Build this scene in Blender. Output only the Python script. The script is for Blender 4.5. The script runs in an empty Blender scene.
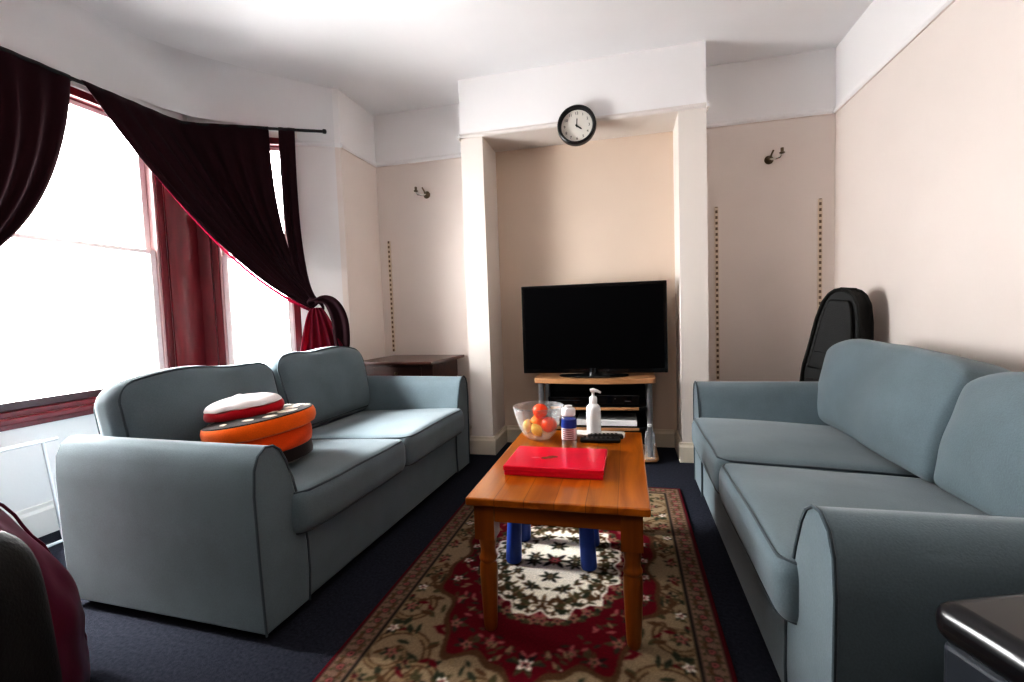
import bpy, bmesh, math, random
import numpy as np
from mathutils import Vector, Matrix, noise
PI = math.pi
LOOK = 'High Contrast'
R = math.radians
random.seed(7)
scene = bpy.context.scene
COL = scene.collection

# ------------------------------------------------------------------ materials
def lin(r, g, b):
    f = lambda c: ((c/255+0.055)/1.055)**2.4 if c/255 > 0.04045 else c/255/12.92
    return (f(r), f(g), f(b), 1.0)

def new_mat(name):
    m = bpy.data.materials.new(name); m.use_nodes = True
    nt = m.node_tree
    return m, nt, nt.nodes['Principled BSDF']

def link(nt, a, ao, b, bi): nt.links.new(a.outputs[ao], b.inputs[bi])

def mat(name, col, rough=0.5, metal=0.0, var=0.0, vscale=8.0, bump=0.0, bscale=60.0, coat=0.0, spec=0.5, trans=0.0, ior=1.45, stretch=(1, 1, 1), emit=None):
    """plain procedural material: colour broken up by noise, optional bump"""
    m, nt, p = new_mat(name)
    p.inputs['Base Color'].default_value = col
    p.inputs['Roughness'].default_value = rough
    p.inputs['Metallic'].default_value = metal
    p.inputs['Coat Weight'].default_value = coat
    p.inputs['Specular IOR Level'].default_value = spec
    p.inputs['Transmission Weight'].default_value = trans
    p.inputs['IOR'].default_value = ior
    tc = nt.nodes.new('ShaderNodeTexCoord')
    mp = nt.nodes.new('ShaderNodeMapping'); mp.inputs['Scale'].default_value = stretch
    link(nt, tc, 'Object', mp, 'Vector')
    if var:
        n = nt.nodes.new('ShaderNodeTexNoise'); n.inputs['Scale'].default_value = vscale; n.inputs['Detail'].default_value = 5
        link(nt, mp, 'Vector', n, 'Vector')
        r = nt.nodes.new('ShaderNodeValToRGB')
        r.color_ramp.elements[0].position = 0.3; r.color_ramp.elements[1].position = 0.7
        r.color_ramp.elements[0].color = tuple(c*(1-var) for c in col[:3])+(1,)
        r.color_ramp.elements[1].color = tuple(min(1, c*(1+var)) for c in col[:3])+(1,)
        link(nt, n, 'Fac', r, 'Fac'); link(nt, r, 'Color', p, 'Base Color')
    if bump:
        n2 = nt.nodes.new('ShaderNodeTexNoise'); n2.inputs['Scale'].default_value = bscale; n2.inputs['Detail'].default_value = 3
        link(nt, mp, 'Vector', n2, 'Vector')
        b = nt.nodes.new('ShaderNodeBump'); b.inputs['Strength'].default_value = bump; b.inputs['Distance'].default_value = 0.004
        link(nt, n2, 'Fac', b, 'Height'); link(nt, b, 'Normal', p, 'Normal')
    return m

def wall_mat(name, lower, upper, split):
    """paint that changes colour at the picture rail (world height), slightly uneven"""
    m, nt, p = new_mat(name)
    p.inputs['Roughness'].default_value = 0.85
    g = nt.nodes.new('ShaderNodeNewGeometry')
    s = nt.nodes.new('ShaderNodeSeparateXYZ'); link(nt, g, 'Position', s, 'Vector')
    c = nt.nodes.new('ShaderNodeMath'); c.operation = 'GREATER_THAN'; c.inputs[1].default_value = split
    link(nt, s, 'Z', c, 0)
    n = nt.nodes.new('ShaderNodeTexNoise'); n.inputs['Scale'].default_value = 1.3; n.inputs['Detail'].default_value = 4
    link(nt, g, 'Position', n, 'Vector')
    r = nt.nodes.new('ShaderNodeValToRGB')
    r.color_ramp.elements[0].position = 0.35; r.color_ramp.elements[1].position = 0.65
    r.color_ramp.elements[0].color = tuple(x*0.95 for x in lower[:3])+(1,)
    r.color_ramp.elements[1].color = lower
    link(nt, n, 'Fac', r, 'Fac')
    mx = nt.nodes.new('ShaderNodeMix'); mx.data_type = 'RGBA'
    link(nt, c, 'Value', mx, 'Factor')
    nt.links.new(r.outputs['Color'], mx.inputs[6]); mx.inputs[7].default_value = upper
    nt.links.new(mx.outputs[2], p.inputs['Base Color'])
    n2 = nt.nodes.new('ShaderNodeTexNoise'); n2.inputs['Scale'].default_value = 90
    link(nt, g, 'Position', n2, 'Vector')
    b = nt.nodes.new('ShaderNodeBump'); b.inputs['Strength'].default_value = 0.08; b.inputs['Distance'].default_value = 0.003
    link(nt, n2, 'Fac', b, 'Height'); link(nt, b, 'Normal', p, 'Normal')
    return m

def fabric_mat(name, col, weave=0.25, var=0.1):
    m, nt, p = new_mat(name)
    p.inputs['Roughness'].default_value = 0.9
    p.inputs['Sheen Weight'].default_value = 0.25
    p.inputs['Specular IOR Level'].default_value = 0.2
    tc = nt.nodes.new('ShaderNodeTexCoord')
    n = nt.nodes.new('ShaderNodeTexNoise'); n.inputs['Scale'].default_value = 5; n.inputs['Detail'].default_value = 6
    link(nt, tc, 'Object', n, 'Vector')
    fine = nt.nodes.new('ShaderNodeTexNoise'); fine.inputs['Scale'].default_value = 220; fine.inputs['Detail'].default_value = 2
    link(nt, tc, 'Object', fine, 'Vector')
    add = nt.nodes.new('ShaderNodeMath'); add.operation = 'ADD'
    hf = nt.nodes.new('ShaderNodeMath'); hf.operation = 'MULTIPLY'; hf.inputs[1].default_value = 0.6
    link(nt, fine, 'Fac', hf, 0); link(nt, n, 'Fac', add, 0); link(nt, hf, 'Value', add, 1)
    r = nt.nodes.new('ShaderNodeValToRGB')
    r.color_ramp.elements[0].position = 0.55; r.color_ramp.elements[1].position = 1.05
    r.color_ramp.elements[0].color = tuple(c*(1-var) for c in col[:3])+(1,)
    r.color_ramp.elements[1].color = tuple(c*(1+var) for c in col[:3])+(1,)
    link(nt, add, 'Value', r, 'Fac'); link(nt, r, 'Color', p, 'Base Color')
    b = nt.nodes.new('ShaderNodeBump'); b.inputs['Strength'].default_value = weave; b.inputs['Distance'].default_value = 0.002
    link(nt, fine, 'Fac', b, 'Height'); link(nt, b, 'Normal', p, 'Normal')
    return m

def curtain_mat(name, col, through, amount):
    """cloth that lets some window light through"""
    m, nt, p = new_mat(name)
    p.inputs['Base Color'].default_value = col
    p.inputs['Roughness'].default_value = 0.8
    p.inputs['Sheen Weight'].default_value = 0.04; p.inputs['Specular IOR Level'].default_value = 0.2
    t = nt.nodes.new('ShaderNodeBsdfTranslucent'); t.inputs['Color'].default_value = through
    mx = nt.nodes.new('ShaderNodeMixShader'); mx.inputs[0].default_value = amount
    out = nt.nodes['Material Output']
    link(nt, p, 'BSDF', mx, 1); nt.links.new(t.outputs[0], mx.inputs[2]); nt.links.new(mx.outputs[0], out.inputs['Surface'])
    tc = nt.nodes.new('ShaderNodeTexCoord')
    n = nt.nodes.new('ShaderNodeTexNoise'); n.inputs['Scale'].default_value = 150
    link(nt, tc, 'Object', n, 'Vector')
    b = nt.nodes.new('ShaderNodeBump'); b.inputs['Strength'].default_value = 0.15; b.inputs['Distance'].default_value = 0.002
    link(nt, n, 'Fac', b, 'Height'); link(nt, b, 'Normal', p, 'Normal')
    return m

def pane_mat(name):
    m, nt, p = new_mat(name)
    t = nt.nodes.new('ShaderNodeBsdfTransparent'); t.inputs['Color'].default_value = (.97, .98, .98, 1)
    g = nt.nodes.new('ShaderNodeBsdfGlossy'); g.inputs['Roughness'].default_value = 0.02
    f = nt.nodes.new('ShaderNodeFresnel'); f.inputs['IOR'].default_value = 1.3
    mx = nt.nodes.new('ShaderNodeMixShader')
    nt.links.new(f.outputs[0], mx.inputs[0]); nt.links.new(t.outputs[0], mx.inputs[1]); nt.links.new(g.outputs[0], mx.inputs[2])
    nt.links.new(mx.outputs[0], nt.nodes['Material Output'].inputs['Surface'])
    return m

def clear_mat(name, tint, gloss=0.25):
    """thin clear glass or plastic: mostly see-through with bright rims"""
    m, nt, p = new_mat(name)
    t = nt.nodes.new('ShaderNodeBsdfTransparent'); t.inputs['Color'].default_value = tint
    p.inputs['Base Color'].default_value = (.85, .88, .9, 1); p.inputs['Roughness'].default_value = 0.05
    lw = nt.nodes.new('ShaderNodeLayerWeight'); lw.inputs['Blend'].default_value = 0.35
    ml = nt.nodes.new('ShaderNodeMath'); ml.operation = 'MULTIPLY_ADD'; ml.inputs[1].default_value = 0.45; ml.inputs[2].default_value = gloss
    link(nt, lw, 'Facing', ml, 0)
    mx = nt.nodes.new('ShaderNodeMixShader')
    nt.links.new(ml.outputs[0], mx.inputs[0]); nt.links.new(t.outputs[0], mx.inputs[1]); link(nt, p, 'BSDF', mx, 2)
    nt.links.new(mx.outputs[0], nt.nodes['Material Output'].inputs['Surface'])
    return m

def wood_mat(name, dark, light, scale=(14, 1.2, 14), rough=0.25, coat=0.5, plank=0.0):
    m, nt, p = new_mat(name)
    p.inputs['Roughness'].default_value = rough; p.inputs['Coat Weight'].default_value = coat; p.inputs['Coat Roughness'].default_value = 0.15
    tc = nt.nodes.new('ShaderNodeTexCoord')
    mp = nt.nodes.new('ShaderNodeMapping'); mp.inputs['Scale'].default_value = scale
    link(nt, tc, 'Object', mp, 'Vector')
    n = nt.nodes.new('ShaderNodeTexNoise'); n.inputs['Scale'].default_value = 1.6; n.inputs['Detail'].default_value = 6; n.inputs['Distortion'].default_value = 0.7
    link(nt, mp, 'Vector', n, 'Vector')
    r = nt.nodes.new('ShaderNodeValToRGB')
    r.color_ramp.elements[0].position = 0.3; r.color_ramp.elements[1].position = 0.72
    r.color_ramp.elements[0].color = dark; r.color_ramp.elements[1].color = light
    link(nt, n, 'Fac', r, 'Fac')
    last = r.outputs['Color']
    if plank:
        s = nt.nodes.new('ShaderNodeSeparateXYZ'); link(nt, tc, 'Object', s, 'Vector')
        d = nt.nodes.new('ShaderNodeMath'); d.operation = 'DIVIDE'; d.inputs[1].default_value = plank; link(nt, s, 'X', d, 0)
        fl = nt.nodes.new('ShaderNodeMath'); fl.operation = 'FLOOR'; link(nt, d, 'Value', fl, 0)
        w = nt.nodes.new('ShaderNodeTexWhiteNoise'); w.noise_dimensions = '1D'; link(nt, fl, 'Value', w, 'W')
        fr = nt.nodes.new('ShaderNodeMath'); fr.operation = 'FRACT'; link(nt, d, 'Value', fr, 0)
        ln = nt.nodes.new('ShaderNodeMath'); ln.operation = 'GREATER_THAN'; ln.inputs[1].default_value = 0.025; link(nt, fr, 'Value', ln, 0)
        v = nt.nodes.new('ShaderNodeMath'); v.operation = 'MULTIPLY_ADD'; v.inputs[1].default_value = 0.35; v.inputs[2].default_value = 0.78; link(nt, w, 'Value', v, 0)
        v2 = nt.nodes.new('ShaderNodeMath'); v2.operation = 'MULTIPLY'; link(nt, v, 'Value', v2, 0)
        l2 = nt.nodes.new('ShaderNodeMath'); l2.operation = 'MULTIPLY_ADD'; l2.inputs[1].default_value = 0.5; l2.inputs[2].default_value = 0.5; link(nt, ln, 'Value', l2, 0)
        link(nt, l2, 'Value', v2, 1)
        mm = nt.nodes.new('ShaderNodeVectorMath'); mm.operation = 'SCALE'
        nt.links.new(last, mm.inputs[0]); link(nt, v2, 'Value', mm, 'Scale')
        last = mm.outputs['Vector']
    nt.links.new(last, p.inputs['Base Color'])
    return m

def slot_mat(name, base, slot, pitch, half=0.0075):
    """painted steel upright with a row of dark slots"""
    m, nt, p = new_mat(name); p.inputs['Roughness'].default_value = 0.5
    g = nt.nodes.new('ShaderNodeTexCoord'); s = nt.nodes.new('ShaderNodeSeparateXYZ'); link(nt, g, 'Object', s, 'Vector')
    d = nt.nodes.new('ShaderNodeMath'); d.operation = 'DIVIDE'; d.inputs[1].default_value = pitch; link(nt, s, 'Z', d, 0)
    f = nt.nodes.new('ShaderNodeMath'); f.operation = 'FRACT'; link(nt, d, 'Value', f, 0)
    a = nt.nodes.new('ShaderNodeMath'); a.operation = 'LESS_THAN'; a.inputs[1].default_value = 0.5; link(nt, f, 'Value', a, 0)
    ab = nt.nodes.new('ShaderNodeMath'); ab.operation = 'ABSOLUTE'; link(nt, s, 'X', ab, 0)
    b = nt.nodes.new('ShaderNodeMath'); b.operation = 'LESS_THAN'; b.inputs[1].default_value = half; link(nt, ab, 'Value', b, 0)
    mu = nt.nodes.new('ShaderNodeMath'); mu.operation = 'MULTIPLY'; link(nt, a, 'Value', mu, 0); link(nt, b, 'Value', mu, 1)
    mx = nt.nodes.new('ShaderNodeMix'); mx.data_type = 'RGBA'; link(nt, mu, 'Value', mx, 'Factor')
    mx.inputs[6].default_value = base; mx.inputs[7].default_value = slot
    nt.links.new(mx.outputs[2], p.inputs['Base Color'])
    return m

def attr_mat(name, attr, rough=0.95, bump=0.3):
    m, nt, p = new_mat(name); p.inputs['Roughness'].default_value = rough; p.inputs['Specular IOR Level'].default_value = 0.15
    a = nt.nodes.new('ShaderNodeAttribute'); a.attribute_name = attr
    tc = nt.nodes.new('ShaderNodeTexCoord')
    n = nt.nodes.new('ShaderNodeTexNoise'); n.inputs['Scale'].default_value = 260; n.inputs['Detail'].default_value = 2
    link(nt, tc, 'Object', n, 'Vector')
    v = nt.nodes.new('ShaderNodeMath'); v.operation = 'MULTIPLY_ADD'; v.inputs[1].default_value = 0.5; v.inputs[2].default_value = 0.75; link(nt, n, 'Fac', v, 0)
    mm = nt.nodes.new('ShaderNodeVectorMath'); mm.operation = 'SCALE'; link(nt, a, 'Color', mm, 0); link(nt, v, 'Value', mm, 'Scale')
    link(nt, mm, 'Vector', p, 'Base Color')
    b = nt.nodes.new('ShaderNodeBump'); b.inputs['Strength'].default_value = bump; b.inputs['Distance'].default_value = 0.004
    link(nt, n, 'Fac', b, 'Height'); link(nt, b, 'Normal', p, 'Normal')
    return m

CREAM = lin(227, 217, 211); WHITE = lin(233, 231, 231)
M = dict(
    wall=wall_mat('painted_wall', CREAM, WHITE, 2.326),
    chimney=wall_mat('chimney_paint', lin(229, 222, 216), WHITE, 2.337),
    fill_cut_paint=wall_mat('bounce_cut_paint', lin(120, 104, 94), lin(150, 148, 148), 2.345),  # unseen walls behind the camera, darkened to cut bounce light
    niche=wall_mat('niche_shade_tint', lin(220, 203, 188), lin(214, 200, 185), 2.6),  # warmer tone puts the recess's shade and warm reflection into the colour
    bay=wall_mat('bay_paint', lin(230, 226, 225), lin(226, 225, 226), 2.326),
    ceiling=mat('ceiling_paint', lin(234, 233, 234), 0.9, var=0.02, vscale=2, bump=0.05, bscale=70),
    gloss=mat('gloss_trim_paint', lin(226, 216, 200), 0.45, var=0.03),
    white_trim=mat('white_trim_paint', lin(224, 218, 214), 0.5, var=0.02),
    carpet=mat('blue_grey_carpet', lin(52, 54, 63), 1.0, var=0.25, vscale=90, bump=0.6, bscale=320, spec=0.1),
    sofa=fabric_mat('grey_blue_upholstery', (.145, .186, .208, 1)),
    piping=fabric_mat('grey_blue_piping', (.065, .085, .098, 1)),
    pine=wood_mat('varnished_orange_pine', (.29, .074, .003, 1), (.56, .185, .008, 1), plank=0.095, rough=0.28, coat=0.7),
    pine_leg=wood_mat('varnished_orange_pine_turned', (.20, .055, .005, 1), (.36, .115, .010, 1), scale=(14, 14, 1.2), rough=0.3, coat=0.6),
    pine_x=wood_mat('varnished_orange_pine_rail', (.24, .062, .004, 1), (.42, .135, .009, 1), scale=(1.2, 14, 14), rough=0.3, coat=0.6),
    mahogany=mat('mahogany_gloss_paint', lin(104, 18, 30), 0.35, var=0.25, vscale=6, stretch=(4, 4, .6), coat=0.3),
    mahogany_dark=mat('dark_mahogany_paint', lin(62, 22, 26), 0.35, var=0.2, coat=0.3),
    sash=mat('glare_bleached_sash', lin(236, 222, 220), 0.5, var=0.03),  # pale colour stands in for window glare bleaching the sashes
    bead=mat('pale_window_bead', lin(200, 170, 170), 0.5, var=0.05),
    darkwood=wood_mat('dark_stained_wood', lin(42, 22, 16), lin(84, 48, 38), scale=(1.5, 12, 12), rough=0.3, coat=0.4),
    beech=wood_mat('beech_laminate', lin(178, 132, 92), lin(208, 164, 122), scale=(1.5, 14, 14), rough=0.4, coat=0.1),
    black=mat('black_plastic', (.012, .012, .013, 1), 0.35, var=0.1),
    black_gloss=mat('black_gloss', (.008, .008, .009, 1), 0.12, var=0.05, coat=0.5),
    screen=mat('dark_screen_glass', (.004, .004, .005, 1), 0.35, var=0.05, spec=0.12),
    blackcloth=mat('black_nylon', (.007, .007, .007, 1), 0.6, var=0.25, vscale=40, bump=0.3, bscale=200),
    blackrib=mat('black_nylon_piping', (.012, .012, .011, 1), 0.45, var=0.1),
    silver=mat('silver_painted_tube', (.45, .46, .48, 1), 0.3, metal=0.8, var=0.05),
    chrome=mat('polished_chrome', (.7, .68, .64, 1), 0.18, metal=1.0, var=0.05),
    brass=mat('tarnished_brass', (.16, .125, .085, 1), 0.3, metal=0.85, var=0.2),
    whiteplastic=mat('white_plastic', (.82, .83, .84, 1), 0.35, var=0.02),
    paper=mat('white_paper', (.78, .76, .73, 1), 0.8, var=0.04),
    red=mat('red_card', (.72, .004, .045, 1), 0.32, var=0.08, coat=0.3),
    olive=mat('olive_gold_print', lin(120, 84, 40), 0.5, var=0.2),
    pinkprint=mat('pale_pink_print', lin(226, 120, 130), 0.5, var=0.1),
    labelprint=slot_mat('printed_label', lin(215, 205, 205), lin(128, 80, 82), 0.0085, 0.022),
    bluelabel=mat('blue_label', lin(46, 72, 150), 0.4, var=0.08),
    labelwhite=mat('white_label', lin(215, 205, 205), 0.5, var=0.05),
    labelred=mat('brown_red_label_print', lin(120, 50, 50), 0.5, var=0.1),
    bottle=clear_mat('clear_bottle_plastic', (.96, .97, .98, 1), 0.06),
    bowl=clear_mat('clear_bowl_glass', (.97, .98, .98, 1), 0.03),
    curtain=curtain_mat('maroon_curtain_cloth', (.026, .006, .010, 1), (.20, .008, .03, 1), 0.05),
    curtain_hem=curtain_mat('maroon_curtain_hem', (.06, .005, .014, 1), (.35, .012, .05, 1), 0.22),
    curtain_edge=curtain_mat('thin_maroon_curtain_cloth', (.09, .007, .022, 1), (.85, .03, .13, 1), 0.34),
    maroon=mat('maroon_vinyl', (.12, .010, .032, 1), 0.33, var=0.3, vscale=5, bump=0.5, bscale=9),
    bluestool=mat('blue_plastic', lin(58, 88, 170), 0.35, var=0.1),
    orange=fabric_mat('orange_plush', lin(236, 110, 24), 0.3, 0.15),
    orange2=fabric_mat('deep_orange_plush', lin(222, 84, 18), 0.3, 0.15),
    choc=fabric_mat('dark_brown_plush', (.018, .010, .009, 1), 0.3, 0.1),
    patch=fabric_mat('cream_plush', lin(226, 214, 200), 0.3, 0.05),
    redcloth=fabric_mat('red_plush', (.42, .008, .02, 1), 0.3, 0.2),
    whitecloth=fabric_mat('white_plush', lin(232, 224, 224), 0.3, 0.05),
    pane=pane_mat('window_glass'),
    apple=mat('red_orange_apple_skin', lin(226, 74, 34), 0.35, var=0.4, vscale=14),
    orangefruit=mat('orange_peel', lin(240, 138, 30), 0.45, var=0.08, bump=0.3, bscale=200),
    lemon=mat('yellow_fruit_skin', lin(236, 190, 90), 0.45, var=0.12),
    stalk=mat('brown_stalk', lin(80, 55, 35), 0.8, var=0.1),
    clockface=mat('clock_face_card', lin(222, 218, 210), 0.6, var=0.02),
    black_top=mat('black_semi_gloss', (.008, .008, .010, 1), 0.28, var=0.05, coat=0.3),
    slate=mat('black_vinyl_box', (.030, .036, .046, 1), 0.4, var=0.15),
    slots=slot_mat('slotted_upright_paint', lin(212, 196, 178), (.16, .105, .07, 1), 0.040),
    white_metal=mat('white_coated_wire', (.8, .8, .82, 1), 0.4, var=0.02),
    caprubber=mat('dark_rubber', (.015, .015, .015, 1), 0.8, var=0.1),
)

# ------------------------------------------------------------------ mesh helpers
def bmnew(): return bmesh.new()

def box(bm, c, s, rot=None):
    r = bmesh.ops.create_cube(bm, size=1)
    for v in r['verts']:
        p = Vector((v.co.x*s[0], v.co.y*s[1], v.co.z*s[2]))
        if rot: p = rot @ p
        v.co = p + Vector(c)
    return r['verts']

def box2(bm, a, b):
    return box(bm, [(a[i]+b[i])/2 for i in range(3)], [abs(b[i]-a[i]) for i in range(3)])

def lathe(bm, prof, seg=32, c=(0, 0, 0), mtx=None, flute=None):
    rings = []
    for r, z in prof:
        ring = []
        for k in range(seg):
            a = 2*PI*k/seg
            rr = r*(1+(flute[0]*math.cos(flute[1]*a) if flute else 0))
            p = Vector((rr*math.cos(a), rr*math.sin(a), z))
            if mtx: p = mtx @ p
            ring.append(bm.verts.new(p+Vector(c)))
        rings.append(ring)
    for a, b in zip(rings, rings[1:]):
        for k in range(seg):
            bm.faces.new((a[k], a[(k+1) % seg], b[(k+1) % seg], b[k]))
    if prof[0][0] > 1e-5: bm.faces.new(list(reversed(rings[0])))
    if prof[-1][0] > 1e-5: bm.faces.new(rings[-1])
    bmesh.ops.remove_doubles(bm, verts=[v for r_ in (rings[0], rings[-1]) for v in r_], dist=1e-6)

def tube(bm, pts, rad, seg=8, closed=False):
    pts = [Vector(p) for p in pts]; n = len(pts)
    rings = []; up = None
    for i in range(n):
        if closed: t = (pts[(i+1) % n]-pts[i-1])
        else: t = pts[min(i+1, n-1)]-pts[max(i-1, 0)]
        t.normalize()
        if up is None:
            up = Vector((0, 0, 1)) if abs(t.z) < 0.9 else Vector((1, 0, 0))
        s = t.cross(up)
        if s.length < 1e-6: s = t.cross(Vector((0.3, 1, 0.2)))
        s.normalize(); up = s.cross(t).normalized()
        r = rad[i] if isinstance(rad, (list, tuple)) else rad
        rings.append([bm.verts.new(pts[i]+(s*math.cos(2*PI*k/seg)+up*math.sin(2*PI*k/seg))*r) for k in range(seg)])
    rng = range(n) if closed else range(n-1)
    for i in rng:
        a, b = rings[i], rings[(i+1) % n]
        for k in range(seg):
            bm.faces.new((a[k], a[(k+1) % seg], b[(k+1) % seg], b[k]))
    if not closed:
        bm.faces.new(list(reversed(rings[0]))); bm.faces.new(rings[-1])

def prism(bm, prof, place):
    """prof: list of 2D points; place(u, v, end) gives a 3D point for end 0 and 1"""
    a = [bm.verts.new(place(u, v, 0)) for u, v in prof]
    b = [bm.verts.new(place(u, v, 1)) for u, v in prof]
    n = len(prof)
    fs = [bm.faces.new(a), bm.faces.new(list(reversed(b)))]
    for i in range(n):
        fs.append(bm.faces.new((a[i], b[i], b[(i+1) % n], a[(i+1) % n])))
    return fs

def rounded_box(bm, h, r, cuts=13, deform=None):
    rr = bmesh.ops.create_cube(bm, size=2)
    es = list({e for v in rr['verts'] for e in v.link_edges})
    res = bmesh.ops.subdivide_edges(bm, edges=es, cuts=cuts, use_grid_fill=True)
    vs = list({v for v in res['geom_inner'] if isinstance(v, bmesh.types.BMVert)} | {v for v in bm.verts if max(abs(v.co.x), abs(v.co.y), abs(v.co.z)) > .9999})
    for v in vs:
        q = []
        for i in range(3):
            u = v.co[i]; s = math.copysign(1, u); a = abs(u)
            k = 0.6                                  # outer 40% of the grid goes into the rounding
            inner = h[i]-r
            q.append(s*(a/k*inner if a < k else inner+(a-k)/(1-k)*r))
        q = Vector(q)
        c = Vector([max(-(h[i]-r), min(h[i]-r, q[i])) for i in range(3)])
        d = q-c
        if d.length > 1e-9:
            m_ = max(abs(x) for x in d)
            q = c+d.normalized()*m_
        v.co = deform(q) if deform else q

def rrect_loop(hx, hy, r, z, n=8, step=0.05):
    pts = []
    corners = [(hx-r, hy-r, 0), (-(hx-r), hy-r, 90), (-(hx-r), -(hy-r), 180), (hx-r, -(hy-r), 270)]
    for i, (cx, cy, a0) in enumerate(corners):
        arc = [Vector((cx+r*math.cos(R(a0+90*k/n)), cy+r*math.sin(R(a0+90*k/n)), z)) for k in range(n+1)]
        if pts:
            a, b = pts[-1], arc[0]; m_ = int((b-a).length/step)
            pts += [a.lerp(b, k/(m_+1)) for k in range(1, m_+1)]
        pts += arc
    a, b = pts[-1], pts[0]; m_ = int((b-a).length/step)
    pts += [a.lerp(b, k/(m_+1)) for k in range(1, m_+1)]
    return pts

def obj(name, bm, m, parent=None, smooth=True, bevel=0, segs=2, subsurf=0, loc=None, angle=40):
    me = bpy.data.meshes.new(name)
    bmesh.ops.recalc_face_normals(bm, faces=bm.faces[:])
    bm.to_mesh(me); bm.free()
    o = bpy.data.objects.new(name, me); COL.objects.link(o)
    if m is not None:
        for mm in (m if isinstance(m, (list, tuple)) else [m]): me.materials.append(mm)
    if bevel:
        b = o.modifiers.new('bevel', 'BEVEL'); b.width = bevel; b.segments = segs; b.limit_method = 'ANGLE'; b.angle_limit = R(35)
    if subsurf:
        s = o.modifiers.new('subsurf', 'SUBSURF'); s.levels = subsurf; s.render_levels = subsurf
    if smooth:
        for p in me.polygons: p.use_smooth = True
        try: me.set_sharp_from_angle(angle=R(angle))
        except Exception: pass
    if parent: o.parent = parent
    if loc: o.location = loc
    return o

def tag(o, label=None, cat=None, group=None, kind=None):
    if label: o['label'] = label
    if cat: o['category'] = cat
    if group: o['group'] = group
    if kind: o['kind'] = kind
    return o

def thing(name, label, cat, loc=(0, 0, 0), rot=(0, 0, 0), group=None):
    o = bpy.data.objects.new(name, None); COL.objects.link(o)
    o.empty_display_size = 0.1
    o.location = loc; o.rotation_euler = rot
    return tag(o, label, cat, group)

def struct(name, bm, m, parent=None, **k):
    o = obj(name, bm, m, parent, **k)
    if not parent: o['kind'] = 'structure'
    return o

def copy_tree(o, parent=None):
    c = o.copy(); COL.objects.link(c)
    if parent: c.parent = parent
    for ch in list(o.children): copy_tree(ch, c)
    return c

# ------------------------------------------------------------------ room shell
CZ = 2.755                                   # ceiling height
XR = 1.395; YB = 3.70; YC = 3.345            # right wall, alcove back wall, chimney breast face
XA = -2.045                                  # short wall of the left alcove
CL, CR = -1.157, 0.525                       # chimney breast sides
NL, NR, NT = -0.99, 0.352, 2.335             # niche sides and head
P0 = Vector((-2.08, 3.17)); P1 = Vector((-2.93, 2.73))     # canted bay wall
P2 = Vector((-2.93, 0.42)); P3 = Vector((-2.08, -0.02))
YN = -1.35                                   # wall behind the camera

bm = bmnew(); box2(bm, (-3.1, YN-.1, -.1), (XR+.1, YB+.1, 0)); struct('floor', bm, M['carpet'], smooth=False)
bm = bmnew(); box2(bm, (-3.1, YN-.1, CZ), (XR+.1, YB+.1, CZ+.1)); struct('ceiling', bm, M['ceiling'], smooth=False)
bm = bmnew(); box2(bm, (XR, YN, 0), (XR+.1, YB+.1, CZ)); struct('wall_right', bm, M['wall'], smooth=False)
bm = bmnew()
box2(bm, (XA-.1, YB, 0), (NL, YB+.1, CZ)); box2(bm, (NR, YB, 0), (XR, YB+.1, CZ))
struct('wall_back', bm, M['wall'], smooth=False)
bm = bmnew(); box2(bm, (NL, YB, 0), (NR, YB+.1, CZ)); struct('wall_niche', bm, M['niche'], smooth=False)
bm = bmnew(); box2(bm, (CL, YC, 0), (NL, YB, CZ)); box2(bm, (NR, YC, 0), (CR, YB, CZ)); box2(bm, (NL, YC, NT), (NR, YB, CZ))
struct('wall_chimney', bm, M['chimney'], smooth=False)
bm = bmnew()
prism(bm, [(XA, YB), (XA, 3.19), (-2.08, 3.17), (-2.19, 3.23), (-2.19, YB)], lambda u, v, e: Vector((u, v, e*CZ)))
struct('wall_left_alcove', bm, M['wall'], smooth=False)
bm = bmnew(); box2(bm, (-3.1, YN-.1, 0), (XR+.1, YN, CZ)); struct('wall_front', bm, M['fill_cut_paint'], smooth=False)
bm = bmnew(); box2(bm, (-2.18, YN, 0), (-2.08, -0.02, CZ)); struct('wall_left', bm, M['fill_cut_paint'], smooth=False)

def frame_of(a, b):
    """local frame along a wall from a to b; interior is to the right-hand side given by n"""
    d = (b-a).normalized(); n = Vector((-d.y, d.x))
    return d, n

def wall_open(name, a, b, inward, thick, s0, s1, z0, z1, m):
    d = (b-a); L = d.length; d.normalize()
    def P(s, o, z): q = a+d*s-inward*o; return Vector((q.x, q.y, z))
    bm = bmnew()
    for (sa, sb, za, zb) in ((0, s0, 0, CZ), (s1, L, 0, CZ), (s0, s1, 0, z0), (s0, s1, z1, CZ)):
        vs = [bm.verts.new(P(s, o, z)) for z in (za, zb) for (s, o) in ((sa, 0), (sb, 0), (sb, thick), (sa, thick))]
        for f in ((3, 2, 1, 0), (4, 5, 6, 7), (0, 1, 5, 4), (1, 2, 6, 5), (2, 3, 7, 6), (3, 0, 4, 7)): bm.faces.new([vs[i] for i in f])
    struct(name, bm, m, smooth=False)
    return P, L

SZ0, SZ1 = 0.625, 2.375
nf = Vector((1, 0))
dA = (P0-P1).normalized(); nA = Vector((dA.y, -dA.x))
dB = (P2-P3).normalized(); nB = Vector((dB.y, -dB.x)); nB = nB if nB.x > 0 else -nB

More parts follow.
